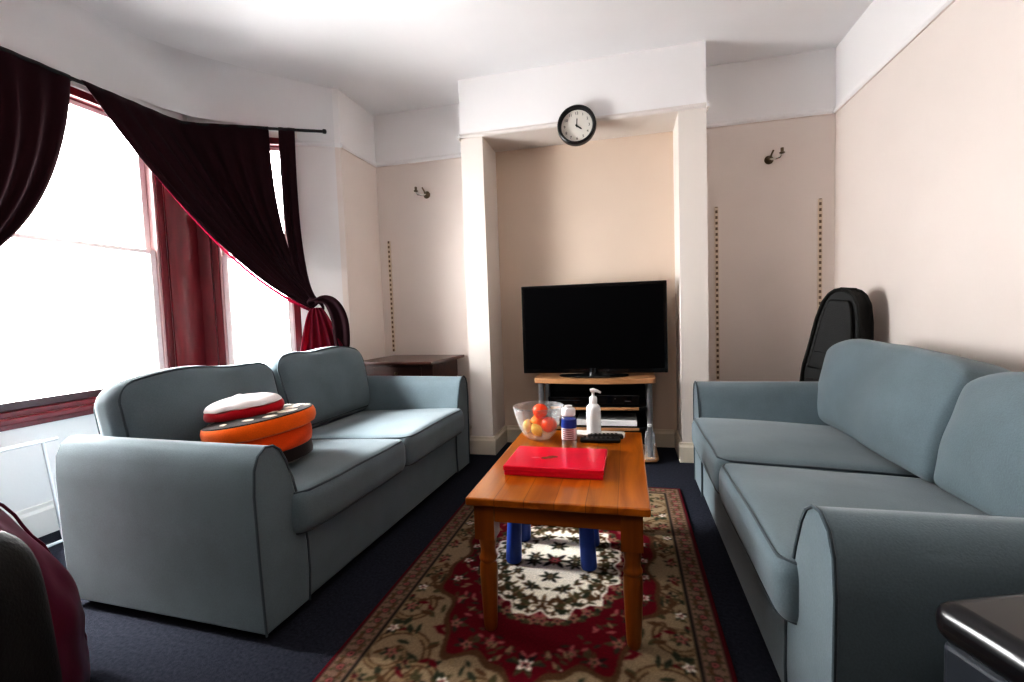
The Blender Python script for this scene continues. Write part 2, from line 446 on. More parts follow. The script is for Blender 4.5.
def window(name, P, s0, s1, z0, z1, label_edges=True):
    """sash window in a wall frame P(s, outward, z): mahogany architrave, sashes, meeting rail, panes"""
    root = bpy.data.objects.new(name, None); COL.objects.link(root); root['kind'] = 'structure'
    def bar(bm, sa, sb, oa, ob, za, zb):
        vs = [bm.verts.new(P(s, o, z)) for z in (za, zb) for (s, o) in ((sa, oa), (sb, oa), (sb, ob), (sa, ob))]
        for f in ((3, 2, 1, 0), (4, 5, 6, 7), (0, 1, 5, 4), (1, 2, 6, 5), (2, 3, 7, 6), (3, 0, 4, 7)): bm.faces.new([vs[i] for i in f])
    bm = bmnew(); w = .045                                     # outer box frame
    bar(bm, s0, s0+w, .0, .10, z0, z1); bar(bm, s1-w, s1, .0, .10, z0, z1)
    bar(bm, s0+w, s1-w, .0, .10, z1-w, z1); bar(bm, s0+w, s1-w, .0, .10, z0, z0+.03)
    obj('window_frame', bm, M['mahogany'], root, smooth=False, bevel=.004)
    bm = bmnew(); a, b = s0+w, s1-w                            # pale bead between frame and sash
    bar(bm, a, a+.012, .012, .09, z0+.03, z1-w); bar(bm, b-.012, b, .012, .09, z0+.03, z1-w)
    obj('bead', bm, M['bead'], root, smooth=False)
    a += .012; b -= .012; mid = z0+.90
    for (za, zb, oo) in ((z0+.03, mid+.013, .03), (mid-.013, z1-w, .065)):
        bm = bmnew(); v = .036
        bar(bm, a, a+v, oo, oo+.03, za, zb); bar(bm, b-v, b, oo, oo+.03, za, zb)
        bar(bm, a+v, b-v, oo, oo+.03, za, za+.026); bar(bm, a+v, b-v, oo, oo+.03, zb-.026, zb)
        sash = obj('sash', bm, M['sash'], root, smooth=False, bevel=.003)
        if za < z0+.1:
            bm = bmnew(); bar(bm, a, b, oo-.006, oo+.024, za, za+.042); obj('bottom_rail', bm, M['mahogany_dark'], sash, smooth=False, bevel=.003)
        bm = bmnew(); bar(bm, a+v, b-v, oo+.013, oo+.017, za+.026, zb-.026)
        obj('pane', bm, M['pane'], sash, smooth=False)
    bm = bmnew(); bar(bm, s0-.04, s1+.04, -.045, .0, z0-.028, z0); bar(bm, s0-.02, s1+.02, -.02, 0, z0-.055, z0-.028)
    obj('sill', bm, M['mahogany'], root, smooth=False, bevel=.004)
    return root

F0, F1 = 0.20, 2.10                     # opening of the front bay wall along y, from P2
Pf, Lf = wall_open('wall_bay_front', P2, P1, nf, .12, .56, 2.09, SZ0, SZ1, M['bay'])
window('window_1', Pf, .56, 2.09, SZ0, SZ1)
Pa, La = wall_open('wall_bay_right', P1, P0, nA, .12, .09, .655, SZ0, SZ1, M['bay'])
window('window_2', Pa, .09, .655, SZ0, SZ1)
bm = bmnew()
prism(bm, [(q.x, q.y) for q in (P3, P2, P2-nB*.12, P3-nB*.12)], lambda u, v, e: Vector((u, v, e*CZ)))
struct('wall_bay_left', bm, M['bay'], smooth=False)  # unseen bay side, made windowless to cut light on the left sofa

# mahogany corner post casing between the two sashes
bm = bmnew()
pr = [Pf(2.09, -.012, 0), Pf(Lf, -.012, 0), Pa(.09, -.012, 0), Pa(.09, 0.0, 0), Pa(0, 0, 0), Pf(2.09, 0, 0)]
prism(bm, [(p.x, p.y) for p in pr], lambda u, v, e: Vector((u, v, SZ0-.1+e*(SZ1+.05-SZ0+.1))))
struct('trim_1', bm, M['mahogany'], smooth=False)
# window head casings, coloured pale to stand in for window glare
bm = bmnew()
for Pq, a, b in ((Pf, .5, Lf-.0), (Pa, 0.02, .70)):
    vs = [bm.verts.new(Pq(s, o, z)) for z in (SZ1, SZ1+.035) for (s, o) in ((a, -.014), (b, -.014), (b, -.001), (a, -.001))]
    for f in ((3, 2, 1, 0), (4, 5, 6, 7), (0, 1, 5, 4), (1, 2, 6, 5), (2, 3, 7, 6), (3, 0, 4, 7)): bm.faces.new([vs[i] for i in f])
struct('trim_2', bm, M['white_trim'], smooth=False)

# cove between the bay walls and the ceiling
low = [P0, P1.lerp(P0, .5), P1.lerp(P0, .18), Vector((-2.93, 2.55)), Vector((-2.93, 2.2)), Vector((-2.93, 1.9)), Vector((-2.93, 1.2)), Vector((-2.93, .42)), P3]
hi = [(-2.08, 3.165), (-2.42, 2.80), (-2.56, 2.62), (-2.69, 2.44), (-2.78, 2.2), (-2.80, 1.95), (-2.80, 1.2), (-2.62, .62), (-2.08, 0.0)]
bm = bmnew(); rows = []
for l, h in zip(low, hi):
    h = Vector(h); row = []
    for k in range(9):
        a = k/8*PI/2
        xy = l.lerp(h, 1-math.cos(a)); row.append(bm.verts.new((xy.x, xy.y, 2.46+(CZ-2.46)*math.sin(a))))
    rows.append(row)
for a, b in zip(rows, rows[1:]):
    for k in range(8): bm.faces.new((a[k], b[k], b[k+1], a[k+1]))
struct('trim_3', bm, M['bay'], subsurf=1)

# picture rails
def rail(name, pts, m, h=.04, t=.018, z=2.33):
    """moulding run along wall faces; pts in order with the room on the left"""
    bm = bmnew()
    for (a, b) in zip(pts, pts[1:]):
        a, b = Vector(a), Vector(b); d = (b-a).normalized(); n = Vector((-d.y, d.x))
        prof = [(0, 0), (t*.5, 0), (t, h*.35), (t, h*.6), (t*.6, h*.75), (t*.45, h), (0, h)]
        a2, b2 = a-d*t*.0, b+d*t*.0
        prism(bm, prof, lambda u, v, e: Vector(((a2 if e == 0 else b2).x+n.x*u, (a2 if e == 0 else b2).y+n.y*u, z+v)))
    return struct(name, bm, m, smooth=False)
rail('trim_4', [(XR, YN), (XR, YB)], M['wall'], z=2.325)
rail('trim_5', [(XR-.018, YB), (CR, YB)], M['wall'], z=2.325)
rail('trim_6', [(CR, YB-.018), (CR, YC-.018)], M['chimney'], z=2.325)
rail('trim_7', [(CR+.018, YC), (CL-.018, YC)], M['white_trim'], h=.03, t=.016, z=2.337)
rail('trim_8', [(CL, YC-.018), (CL, YB-.018)], M['chimney'], z=2.325)
rail('trim_9', [(CL-.018, YB), (XA+.018, YB)], M['wall'], z=2.325)
rail('trim_10', [(XA, YB), (XA, 3.19)], M['wall'], z=2.325)
rail('trim_11', [(P0.x, P0.y), (P0+(P1-P0).normalized()*.27).to_tuple()], M['bay'], z=2.325)

# skirting boards
def skirt(name, pts, m, h=.135, t=.02):
    bm = bmnew()
    for (a, b) in zip(pts, pts[1:]):
        a, b = Vector(a), Vector(b); d = (b-a).normalized(); n = Vector((-d.y, d.x))
        prof = [(0, 0), (t, 0), (t, h*.78), (t*.6, h*.88), (t*.5, h), (0, h)]
        prism(bm, prof, lambda u, v, e: Vector(((a if e == 0 else b).x+n.x*u, (a if e == 0 else b).y+n.y*u, v)))
    return struct(name, bm, m, smooth=False)
skirt('baseboard_right', [(XR, YN), (XR, YB)], M['gloss'])
skirt('baseboard_back', [(XR-.02, YB), (CR+.02, YB)], M['gloss'])
skirt('baseboard_chimney', [(CR, YB-.02), (CR, YC-.0)], M['gloss'])
skirt('baseboard_chimney_right', [(CR+.02, YC), (NR-.02, YC)], M['gloss'], h=.135)
skirt('baseboard_niche_right', [(NR, YC), (NR, YB)], M['gloss'])
skirt('baseboard_niche', [(NR-.02, YB), (NL+.02, YB)], M['gloss'])
skirt('baseboard_niche_left', [(NL, YB), (NL, YC)], M['gloss'])
skirt('baseboard_chimney_left', [(NL+.02, YC), (CL-.02, YC)], M['gloss'])
skirt('baseboard_alcove', [(CL, YC), (CL, YB-.02)], M['gloss'])
skirt('baseboard_left_alcove', [(CL-.02, YB), (XA, YB)], M['gloss'])
skirt('baseboard_bay_right', [P0.to_tuple(), P1.to_tuple()], M['white_trim'], h=.16)
skirt('baseboard_bay', [P1.to_tuple(), P2.to_tuple()], M['white_trim'], h=.16)

# ------------------------------------------------------------------ slotted shelf uprights
def upright(x, y, z0, z1, rz, label):
    bm = bmnew()
    box2(bm, (-.0125, -.012, z0), (.0125, 0, z1))
    o = obj('shelf_upright', bm, M['slots'], None, smooth=False)
    o.location = (x, y, 0); o.rotation_euler = (0, 0, rz)
    tag(o, label, 'shelf upright', 'slotted shelf uprights')
upright(.640, YB, .40, 1.765, 0, 'slotted metal shelf upright beside the chimney breast in the right alcove')
upright(1.303, YB, .40, 1.765, 0, 'slotted metal shelf upright near the right corner above the guitar case')
upright(-1.955, YB, .76, 1.70, 0, 'slotted metal shelf upright in the left alcove above the small dark table')

# ------------------------------------------------------------------ wall lights without shades
def sconce(x, z, label, flip):
    t = thing('wall_light', label, 'wall light', (x, YB, z), group='bare wall lights in the alcoves')
    rx = Matrix.Rotation(R(90), 3, 'X')
    bm = bmnew(); lathe(bm, [(0, 0), (.028, 0), (.030, .006), (.025, .014), (.016, .022), (.012, .034), (0, .036)], 24, mtx=rx)
    obj('backplate', bm, M['brass'], t)
    bm = bmnew()
    tube(bm, [(0, -.03, 0), (flip*.02, -.055, -.012), (flip*.05, -.075, -.008), (flip*.062, -.08, .012)], .007)
    arm = obj('arm', bm, M['chrome'], t)
    bm = bmnew(); lathe(bm, [(.005, .0), (.016, .004), (.018, .010), (.010, .014), (.010, .04), (0, .041)], 20, c=(flip*.062, -.08, .012))
    obj('lamp_holder', bm, M['brass'], arm)
    bm = bmnew()
    tube(bm, [(0, -.03, 0), (flip*.005, -.05, .025), (flip*.015, -.06, .05)], .006)
    obj('switch_stem', bm, M['brass'], t)
sconce(.985, 2.06, 'small bare wall light without shade in the right alcove', 1)
sconce(-1.59, 2.055, 'small bare wall light without shade in the left alcove', -1)

# ------------------------------------------------------------------ wall clock
ck = thing('wall_clock', 'round black rimmed clock with white face over the niche', 'clock', (-.306, YC-.017, 2.312), (R(90), 0, 0))
ck.scale = (.95, .95, 1)
# local: x right, y up, z toward the room (after the turn about x)
bm = bmnew(); lathe(bm, [(.112, .014), (.112, .030), (.118, .046), (.128, .05), (.136, .044), (.139, .02), (.137, .0), (.112, .0), (.112, .014)], 64)
obj('rim', bm, M['black'], ck)
bm = bmnew(); lathe(bm, [(0, .001), (.113, .001), (.113, .016), (0, .016)], 48)
obj('face', bm, M['clockface'], ck, smooth=False)
def text_mesh(s, size, loc, m, parent, name, rot=(0, 0, 0), extrude=.0006):
    cu = bpy.data.curves.new('lettering', 'FONT'); cu.body = s; cu.size = size; cu.align_x = 'CENTER'; cu.align_y = 'CENTER'; cu.extrude = extrude
    to = bpy.data.objects.new('lettering', cu); COL.objects.link(to)
    bpy.context.view_layer.update()
    me = bpy.data.meshes.new_from_object(to.evaluated_get(bpy.context.evaluated_depsgraph_get()))
    bpy.data.objects.remove(to)
    return me
for k in range(1, 13):
    bm = bmnew(); a = PI/2-k*PI/6
    me = text_mesh(str(k), .026, None, None, None, None)
    tmp = bmnew(); tmp.from_mesh(me)
    for v in tmp.verts: v.co += Vector((.088*math.cos(a), .088*math.sin(a), .0168))
    tmp.to_mesh(me); tmp.free(); bm.from_mesh(me); bpy.data.meshes.remove(me)
    obj('numeral', bm, M['black'], ck, smooth=False)
def hand(name, ang, ln, w, z):
    bm = bmnew(); d = Vector((math.sin(ang), math.cos(ang), 0)); n = Vector((d.y, -d.x, 0))
    prism(bm, [(-.012, -w), (-.012, w), (ln*.8, w*1.1), (ln, 0), (ln*.8, -w*1.1)], lambda u, v, e: d*u+n*v+Vector((0, 0, z+e*.0012)))
    obj(name, bm, M['black'], ck, smooth=False)
hand('hour_hand', R(128), .048, .0045, .020); hand('minute_hand', R(4), .055, .003, .0225)
bm = bmnew(); lathe(bm, [(0, .016), (.006, .016), (.006, .026), (0, .026)], 16); obj('hub', bm, M['black'], ck)

# ------------------------------------------------------------------ curtain pole and curtains
RZ = 2.395
rod = [Vector((-2.075, 3.045, RZ)), Vector((-2.50, 2.83, RZ)), Vector((-2.80, 2.675, RZ)), Vector((-2.86, 2.62, RZ)), Vector((-2.88, 2.55, RZ)), Vector((-2.88, 2.0, RZ)), Vector((-2.88, 1.2, RZ)), Vector((-2.88, .6, RZ))]
t = thing('curtain_pole', 'thin dark curtain pole following the bay window', 'curtain pole', (-2.88, 2.62, RZ))
off = Vector((-2.88, 2.62, RZ))
bm = bmnew(); tube(bm, [p-off for p in rod], .010, 10); obj('pole', bm, M['black'], t)
bm = bmnew(); lathe(bm, [(0, -.016), (.013, -.012), (.016, 0), (.013, .012), (0, .016)], 16, c=rod[0]-off); obj('finial', bm, M['black'], t)
for (p, w) in ((Vector((-2.32, 2.921, RZ)), nA), (Vector((-2.88, 2.0, RZ)), nf), (Vector((-2.88, 1.0, RZ)), nf)):
    bm = bmnew(); q = p-off; wv = Vector((w.x, w.y, 0))
    tube(bm, [q, q-wv*.045], .006)
    lathe(bm, [(0, 0), (.016, 0), (.016, .006), (0, .006)], 14, mtx=wv.to_track_quat('Z', 'Y').to_matrix(), c=q-wv*(.05 if w is nf else .055))
    obj('bracket', bm, M['black'], t)

def poly_at(pts, s):
    ds = [(b-a).length for a, b in zip(pts, pts[1:])]; L = sum(ds); x = s*L
    for (a, b, d) in zip(pts, pts[1:], ds):
        if x <= d or d == ds[-1] and (a, b) == (pts[-2], pts[-1]): return a.lerp(b, min(1, x/d))
        x -= d
    return pts[-1].copy()

def drape(name, top, tie, ctrl, spread, m, parent, ns=90, nt=40, pleats=9, amp=.016, org=Vector((0, 0, 0)), thick=.004):
    """cloth hung from a line of top points and swept to a tie; ctrl(s) is the sag point of each strand"""
    bm = bmnew(); g = []
    for i in range(ns+1):
        s = i/ns; a = poly_at(top, s); e = tie+spread*(s-.5); c = ctrl(s, a, e)
        row = []
        for j in range(nt+1):
            t_ = j/nt
            p = a*(1-t_)**2+c*2*t_*(1-t_)+e*t_**2
            w = math.sin(s*pleats*2*PI)*amp*(0.55+.45*math.sin(PI*min(1, t_*1.2)))*(1-.55*t_)
            w += .010*noise.noise(Vector((s*5, t_*3, 1.7)))
            tang = poly_at(top, min(1, s+.02))-poly_at(top, max(0, s-.02)); tang.z = 0; tang.normalize()
            nrm = Vector((tang.y, -tang.x, 0))
            if nrm.x < 0: nrm = -nrm
            p = p+nrm*(w+.012)*min(1, .25+t_*6)+Vector((0, 0, .012*(1-min(1, t_*8))))
            row.append(bm.verts.new(p-org))
        g.append(row)
    for i in range(ns):
        for j in range(nt): bm.faces.new((g[i][j], g[i+1][j], g[i+1][j+1], g[i][j+1]))
    o = obj(name, bm, m, parent, angle=180)
    so = o.modifiers.new('solid', 'SOLIDIFY'); so.thickness = thick
    return o

TIE = Vector((-2.192, 2.995, 1.16))
t = thing('curtain', 'dark maroon curtain swept to the right and tied beside the window', 'curtain', (-2.2, 3.0, 1.15))
org = Vector((-2.2, 3.0, 1.15))
topR = [Vector((-2.88, 2.035, RZ)), Vector((-2.88, 2.55, RZ)), Vector((-2.86, 2.62, RZ)), Vector((-2.80, 2.675, RZ)), Vector((-2.50, 2.83, RZ)), Vector((-2.402, 2.880, RZ))]
def ctrlR(s, a, e):
    m_ = a.lerp(e, .55); m_.z -= .30*(1-s)**1.2+.02
    m_ += Vector((-.10, .07, 0))*(1-s)
    return m_.lerp(Vector((a.x+.01, a.y+.01, 1.42)), s**3)
drape('drape', topR, TIE, ctrlR, Vector((.06, .03, .05)), M['curtain'], t, org=org)
# light-edged hem along the free edge
bm = bmnew(); a0, e0 = topR[0], TIE-Vector((.03, .015, .025)); c0 = ctrlR(0, a0, e0); pl = []
for j in range(41):
    q = j/40; p = a0*(1-q)**2+c0*2*q*(1-q)+e0*q**2
    pl.append(p-org+Vector((.012, 0, -.004)))
row = [[bm.verts.new(p+Vector((0.0, 0.0, -w*max(0, min(1, (i-8)/16))))) for i, p in enumerate(pl)] for w in (0, .024)]
for j in range(40): bm.faces.new((row[0][j], row[0][j+1], row[1][j+1], row[1][j]))
obj('hem', bm, M['curtain_hem'], t, angle=180)
topS = [Vector((-2.345, 2.908, RZ)), Vector((-2.252, 2.955, RZ))]
drape('side_drape', topS, TIE+Vector((.01, .02, .01)), lambda s, a, e: Vector((a.x-.03+.0*s, a.y, 1.20)), Vector((.04, .02, .04)), M['curtain'], t, ns=24, pleats=2, amp=.010, org=org)
# tie band and tail
bm = bmnew()
for k in range(2):
    tube(bm, [TIE-org+Vector((.045*math.cos(a)*(.9), .045*math.cos(a)*.45-.035*math.sin(a)+.0, .045*math.sin(a)*.9-.004*k)) for a in [2*PI*i/24 for i in range(24)]], .010, 8, closed=True)
obj('tie_band', bm, M['curtain'], t)
bm = bmnew(); g = []
for i in range(41):
    s = i/40; row = []
    for j in range(21):
        q = j/20
        w = (.035+.125*q**.7)
        x = (s-.5)*2*w+.005+.03*q
        fold = math.sin(s*4.5*2*PI)*.018*(.3+q)
        p = TIE+Vector((dA.x*x, dA.y*x, -.02-.34*q))+Vector((nA.x, nA.y, 0))*(fold+.02-.0*q)
        row.append(bm.verts.new(p-org))
    g.append(row)
for i in range(40):
    for j in range(20): bm.faces.new((g[i][j], g[i+1][j], g[i+1][j+1], g[i][j+1]))
tail = obj('tail', bm, M['curtain_edge'], t, angle=180)
so = tail.modifiers.new('solid', 'SOLIDIFY'); so.thickness = .003
bm = bmnew(); g = []
arc = [Vector((.00, 0, .02)), Vector((.05, 0, .045)), Vector((.10, 0, .03)), Vector((.14, 0, -.03)), Vector((.165, 0, -.11)), Vector((.17, 0, -.20)), Vector((.17, 0, -.32))]
wd = [.020, .030, .046, .056, .060, .060, .055]
for q, w in zip(arc, wd):
    i = arc.index(q); tg = (arc[min(i+1, 6)]-arc[max(i-1, 0)]).normalized(); sd = Vector((tg.z, 0, -tg.x))
    row = []
    for k in range(9):
        u = (k/8-.5)*2*w; z_ = q+sd*u
        p = TIE+Vector((dA.x*z_.x, dA.y*z_.x, z_.z))+Vector((nA.x, nA.y, 0))*(.03+.012*math.sin(k/8*PI*3))
        row.append(bm.verts.new(p-org))
    g.append(row)
for a, b in zip(g, g[1:]):
    for k in range(8): bm.faces.new((a[k], b[k], b[k+1], a[k+1]))
lo = obj('loop', bm, M['curtain'], t, subsurf=2, angle=180)
so = lo.modifiers.new('solid', 'SOLIDIFY'); so.thickness = .008

t = thing('curtain', 'dark maroon curtain gathered to the left at the edge of the window', 'curtain', (-2.86, 1.3, 1.3))
org = Vector((-2.86, 1.3, 1.3))
topL = [Vector((-2.88, 1.985, RZ)), Vector((-2.88, .95, RZ))]
def ctrlL(s, a, e):
    return Vector((-2.85, 1.86-.55*s, 1.42-.05*s))
drape('drape', topL, Vector((-2.84, 1.16, 1.25)), ctrlL, Vector((.02, -.06, .16)), M['curtain'], t, org=org, pleats=9)
bm = bmnew()
tube(bm, [Vector((-2.83, 1.15, 1.25))-org+Vector((.04*math.cos(a), .03*math.cos(a), .085*math.sin(a))) for a in [2*PI*i/24 for i in range(24)]], .012, 8, closed=True)
obj('tie_band', bm, M['curtain'], t)

# ------------------------------------------------------------------ white wire airer under the window
t = thing('clothes_airer', 'thin white wire clothes airer standing under the window', 'clothes airer', (-2.72, 1.45, 0))
bm = bmnew(); tube(bm, [(-.02, -.75, .51), (-.01, -.1, .515), (0, .17, .515), (.0, .23, .515)], .007); tube(bm, [(-.13, -.75, .50), (-.13, .23, .50)], .006); tube(bm, [(0, .23, .515), (-.13, .23, .50)], .006)
obj('top_rail', bm, M['white_metal'], t)
bm = bmnew(); tube(bm, [(0, .17, .515), (-.005, .22, .03), (-.005, .225, .009)], .007); obj('leg', bm, M['white_metal'], t)
bm = bmnew(); tube(bm, [(-.02, -.75, .51), (-.03, -.70, .009)], .007); obj('leg', bm, M['white_metal'], t)
bm = bmnew(); tube(bm, [(-.03, -.70, .009), (-.005, .225, .009), (.0, .36, .009)], .008); obj('foot_bar', bm, M['white_metal'], t)

# ------------------------------------------------------------------ sofas
def sofa(label, L, D, loc, rz, seat_back=(.0, .0), cush=None, arm_h=.645, fwd=0, plain=False, arm_w=1.1):
    """local: x along the seat, front at -D/2, back at +D/2"""
    t = thing('sofa', label, 'sofa', loc, (0, 0, rz))
    hx, hy = L/2, D/2
    # base with front border
    bm = bmnew(); box2(bm, (-hx+.17, -hy+.006, .035), (hx-.17, hy-.03, .295)); obj('base', bm, M['sofa'], t, bevel=.012)
    bm = bmnew()
    prism(bm, [(hy-.20, .29), (hy-.015, .29), (hy-.0, arm_h-.06), (hy-.03, arm_h-.015), (hy-.09, arm_h-.01), (hy-.13, arm_h-.06)],
          lambda u, v, e: Vector(((-hx+.10) if e == 0 else (hx-.10), u, v)))
    obj('back_frame', bm, M['sofa'], t, bevel=.015)
    for sx in (-1, 1):
        for sy in (-1, 1):
            bm = bmnew(); lathe(bm, [(.022, 0), (.026, .04)], 16, c=(sx*(hx-.1), sy*(hy-.09), 0)); obj('foot', bm, M['black'], t)
    k = arm_h/.645
    outer = [(.012, .032), (.004, .30), (.0, .50), (.006, .58), (.022, .622), (.05, .643), (.08, .640), (.106, .618), (.128, .575), (.152, .50), (.172, .42), (.192, .33), (.203, .25), (.205, .14), (.195, .032)]
    outer = [(u*arm_w, v*k) for u, v in outer]
    for sx in (-1, 1):
        bm = bmnew()
        prism(bm, outer, lambda u, v, e: Vector((sx*(hx-u), (-hy if e == 0 else hy-.01), v)))
        arm = obj('arm', bm, M['sofa'], t, bevel=.008, segs=3, angle=50)
        bm = bmnew(); tube(bm, [(sx*(hx-u), -hy-.0005, v) for u, v in outer], .0045, 6); obj('piping', bm, M['piping'], arm)
    # seat cushions
    iw = hx-.145*max(1, arm_w*.93)
    for i, sx in enumerate((-1, 1)):
        w = iw/2-.004; cx = sx*iw/2; d = (hy+.045+hy-.19)/2; cy = -hy-.045+d
        hz = .085
        def df(q, s=sx, w=w, d=d):
            q = q.copy(); f = max(0, 1-(q.x/w)**2)*max(0, 1-(q.y/d)**2)
            if q.z > 0: q.z += .028*f
            q.z += .006*noise.noise(Vector((q.x*4+s*7+loc[0], q.y*4, 2)))
            q.y -= .016*max(0, 1-(q.x/w)**2)*(1 if q.y < -d*.6 else 0)*abs(q.z)/hz*0+0
            q.z += -.045*(q.y+d)/(2*d)                       # falls towards the back
            return Vector((q.x+cx, q.y+cy, q.z+.372))
        bm = bmnew(); rounded_box(bm, (w, d, hz), .05, deform=df); c = obj('seat_cushion', bm, M['sofa'], t, subsurf=1, angle=180)
        bm = bmnew()
        for zz in (1, -1):
            lp = rrect_loop(w-.05+.05*.72, d-.05+.05*.72, .055, zz*(hz-.05+.05*.74))
            tube(bm, [df(p) for p in lp], .0045, 6, closed=True)
        obj('piping', bm, M['piping'], c)
    for (cx, w, h, th, lean, top_in, bulge, seed) in cush:
        hh, hw, ht = h/2, w/2, th/2
        def df(q, cx=cx, hw=hw, hh=hh, ht=ht, lean=lean, bulge=bulge, seed=seed):
            # cushion frame: x width, y height, z thickness (towards the sitter)
            f = max(0, 1-abs(q.x/hw)**(6 if plain else 2))*max(0, 1-(q.y/hh)**2)
            z = q.z+(.055 if q.z > 0 else -.02)*f
            n1 = noise.noise(Vector((q.x*3+seed, q.y*3, q.z*3))); n2 = noise.noise(Vector((q.x*8+seed, q.y*8, 5.)))
            z += .024*n1+.007*n2
            y = q.y+(.034*noise.noise(Vector((q.x*3.4+seed, 3.3, 0)))-.012*(q.x/hw)**2*0)*(q.y+hh)/(2*hh)
            y -= (.085 if plain else .055)*abs(q.x/hw)**6*max(0, (q.y+hh)/(2*hh))**2
            x = q.x
            Y = hy-.215-z*math.cos(lean)+(y+hh)*math.sin(lean)
            Z = .415+(y+hh)*math.cos(lean)+z*math.sin(lean)
            return Vector((cx+x, Y+.02-fwd, Z))
        bm = bmnew(); rounded_box(bm, (hw, hh, ht), .035 if plain else .075*.9, cuts=17, deform=df); c = obj('back_cushion', bm, M['sofa'], t, subsurf=1, angle=180)
        if plain: continue
        bm = bmnew(); rr = .0675
        for zz in (1, -1):
            lp = rrect_loop(hw-rr+rr*.72, hh-rr+rr*.72, rr*1.05, zz*(ht-rr+rr*.74), step=.03)
            tube(bm, [df(p) for p in lp], .0045, 6, closed=True)
        obj('piping', bm, M['piping'], c)
    return t

# left sofa: its seat faces the +x side
LL, LD = 1.82, .93
sofa('grey blue two seat sofa under the bay window with orange pouf on it', LL, LD, (-1.577, 2.148, 0), R(90-2.6),
     cush=[(-.400, .80, .45, .17, R(14), 0, 0, 1.0), (.415, .80, .46, .17, R(14), 0, 0.0, 4.3)])
RL, RD = 1.95, .96
sofa('grey blue two seat sofa along the bare right wall, seat empty', RL, RD, (.855, 1.955, 0), R(-90),
     cush=[(-.385, 1.06, .445, .20, R(15), 0, .0, 8.1), (.56, .83, .430, .20, R(15), 0, .0, 11.7)], arm_h=.628, fwd=.09, plain=True, arm_w=1.42)

# ------------------------------------------------------------------ orange plush pouf and the cushion on it
pf = thing('plush_pouf', 'round orange plush pouf with dark cream spotted top on left sofa', 'pouf', (-1.472, 1.645, .464), (R(2), R(-7.5), 0))
pf.scale = (.79, .79, .79)
bm = bmnew(); lathe(bm, [(0, .0), (.20, .0), (.222, .012), (.226, .03), (.224, .072), (0, .074)], 48); obj('base_band', bm, M['choc'], pf)
bm = bmnew(); lathe(bm, [(.218, .070), (.228, .078), (.236, .11), (.238, .145), (.232, .168), (.20, .17)], 48); obj('lower_body', bm, M['orange2'], pf)
bm = bmnew(); lathe(bm, [(.20, .165), (.240, .166), (.262, .176), (.272, .198), (.273, .222), (.266, .244), (.254, .252), (.20, .252)], 56); obj('rim', bm, M['orange'], pf)
bm = bmnew()
pf_top = lambda r: .252+.024*(1-(r/.262)**2)
lathe(bm, [(.262, .246)]+[(r, pf_top(r)) for r in (.258, .24, .2, .15, .1, .05, 0)], 56); top = obj('top', bm, M['choc'], pf)
rs = random.Random(3)
spots = [(20, .17, .05, .03), (48, .20, .045, .03), (-8, .20, .05, .032), (75, .17, .04, .03), (5, .10, .045, .03), (-35, .215, .035, .018), (-62, .20, .032, .016), (-95, .215, .026, .014), (-150, .225, .03, .014), (170, .22, .028, .018), (105, .2, .04, .025), (-22, .15, .03, .02), (35, .235, .03, .014)]
for (a, r, l, w) in spots:
    bm = bmnew(); n_ = 18; ctr = bm.verts.new((r*math.cos(R(a)), r*math.sin(R(a)), pf_top(r)+.006)); ring = []
    for k in range(n_):
        th = 2*PI*k/n_; q = rs.uniform(.85, 1.1)
        x = r*math.cos(R(a))+l*q*math.cos(th)*math.cos(R(a+70))-w*q*math.sin(th)*math.sin(R(a+70))
        y = r*math.sin(R(a))+l*q*math.cos(th)*math.sin(R(a+70))+w*q*math.sin(th)*math.cos(R(a+70))
        rr = min(math.hypot(x, y), .258); f = rr/max(1e-6, math.hypot(x, y)); ring.append(bm.verts.new((x*f, y*f, pf_top(rr)+.0015)))
    for k in range(n_): bm.faces.new((ctr, ring[k], ring[(k+1) % n_]))
    obj('cream_spot', bm, M['patch'], pf)

sc = thing('small_cushion', 'small squashed red and white cushion lying on the orange pouf', 'cushion', (-1.548, 1.612, .668), (R(2), R(-7.5), R(12)))
sc.scale = (.80, .80, .80)
def blob(zlo, zhi, rad, seed, shrink):
    bm = bmnew(); seg, rg = 44, 14; rows = []
    for j in range(rg+1):
        f = j/rg; row = []
        for k in range(seg):
            a = 2*PI*k/seg
            rr = rad(a)*(math.sin(PI/2*(1-f)**.6) if shrink else 1)
            z = zlo+(zhi-zlo)*(f**.8 if shrink else f)
            rr2 = rr*(1+.05*math.sin(PI*f)) if not shrink else rr
            n1 = .008*noise.noise(Vector((math.cos(a)*3+seed, math.sin(a)*3, f*2.5)))
            row.append(bm.verts.new((rr2*math.cos(a)*1.0, rr2*math.sin(a)*.74, z+n1*(1 if j else 0)+(.016*noise.noise(Vector((math.cos(a)*1.8, math.sin(a)*1.8, seed)))) * (1 if j else 0))))
        rows.append(row)
    for a, b in zip(rows, rows[1:]):
        for k in range(seg): bm.faces.new((a[k], a[(k+1) % seg], b[(k+1) % seg], b[k]))
    bm.faces.new(list(reversed(rows[0]))); bm.faces.new(rows[-1])
    return bm
rad = lambda a: .185*(1+.08*math.cos(2*a+.6)+.05*math.cos(3*a))
obj('red_side', blob(.0, .048, rad, 2., False), M['redcloth'], sc, subsurf=1, angle=180)
obj('white_top', blob(.046, .105, lambda a: rad(a)*1.015, 5., True), M['whitecloth'], sc, subsurf=1, angle=180)

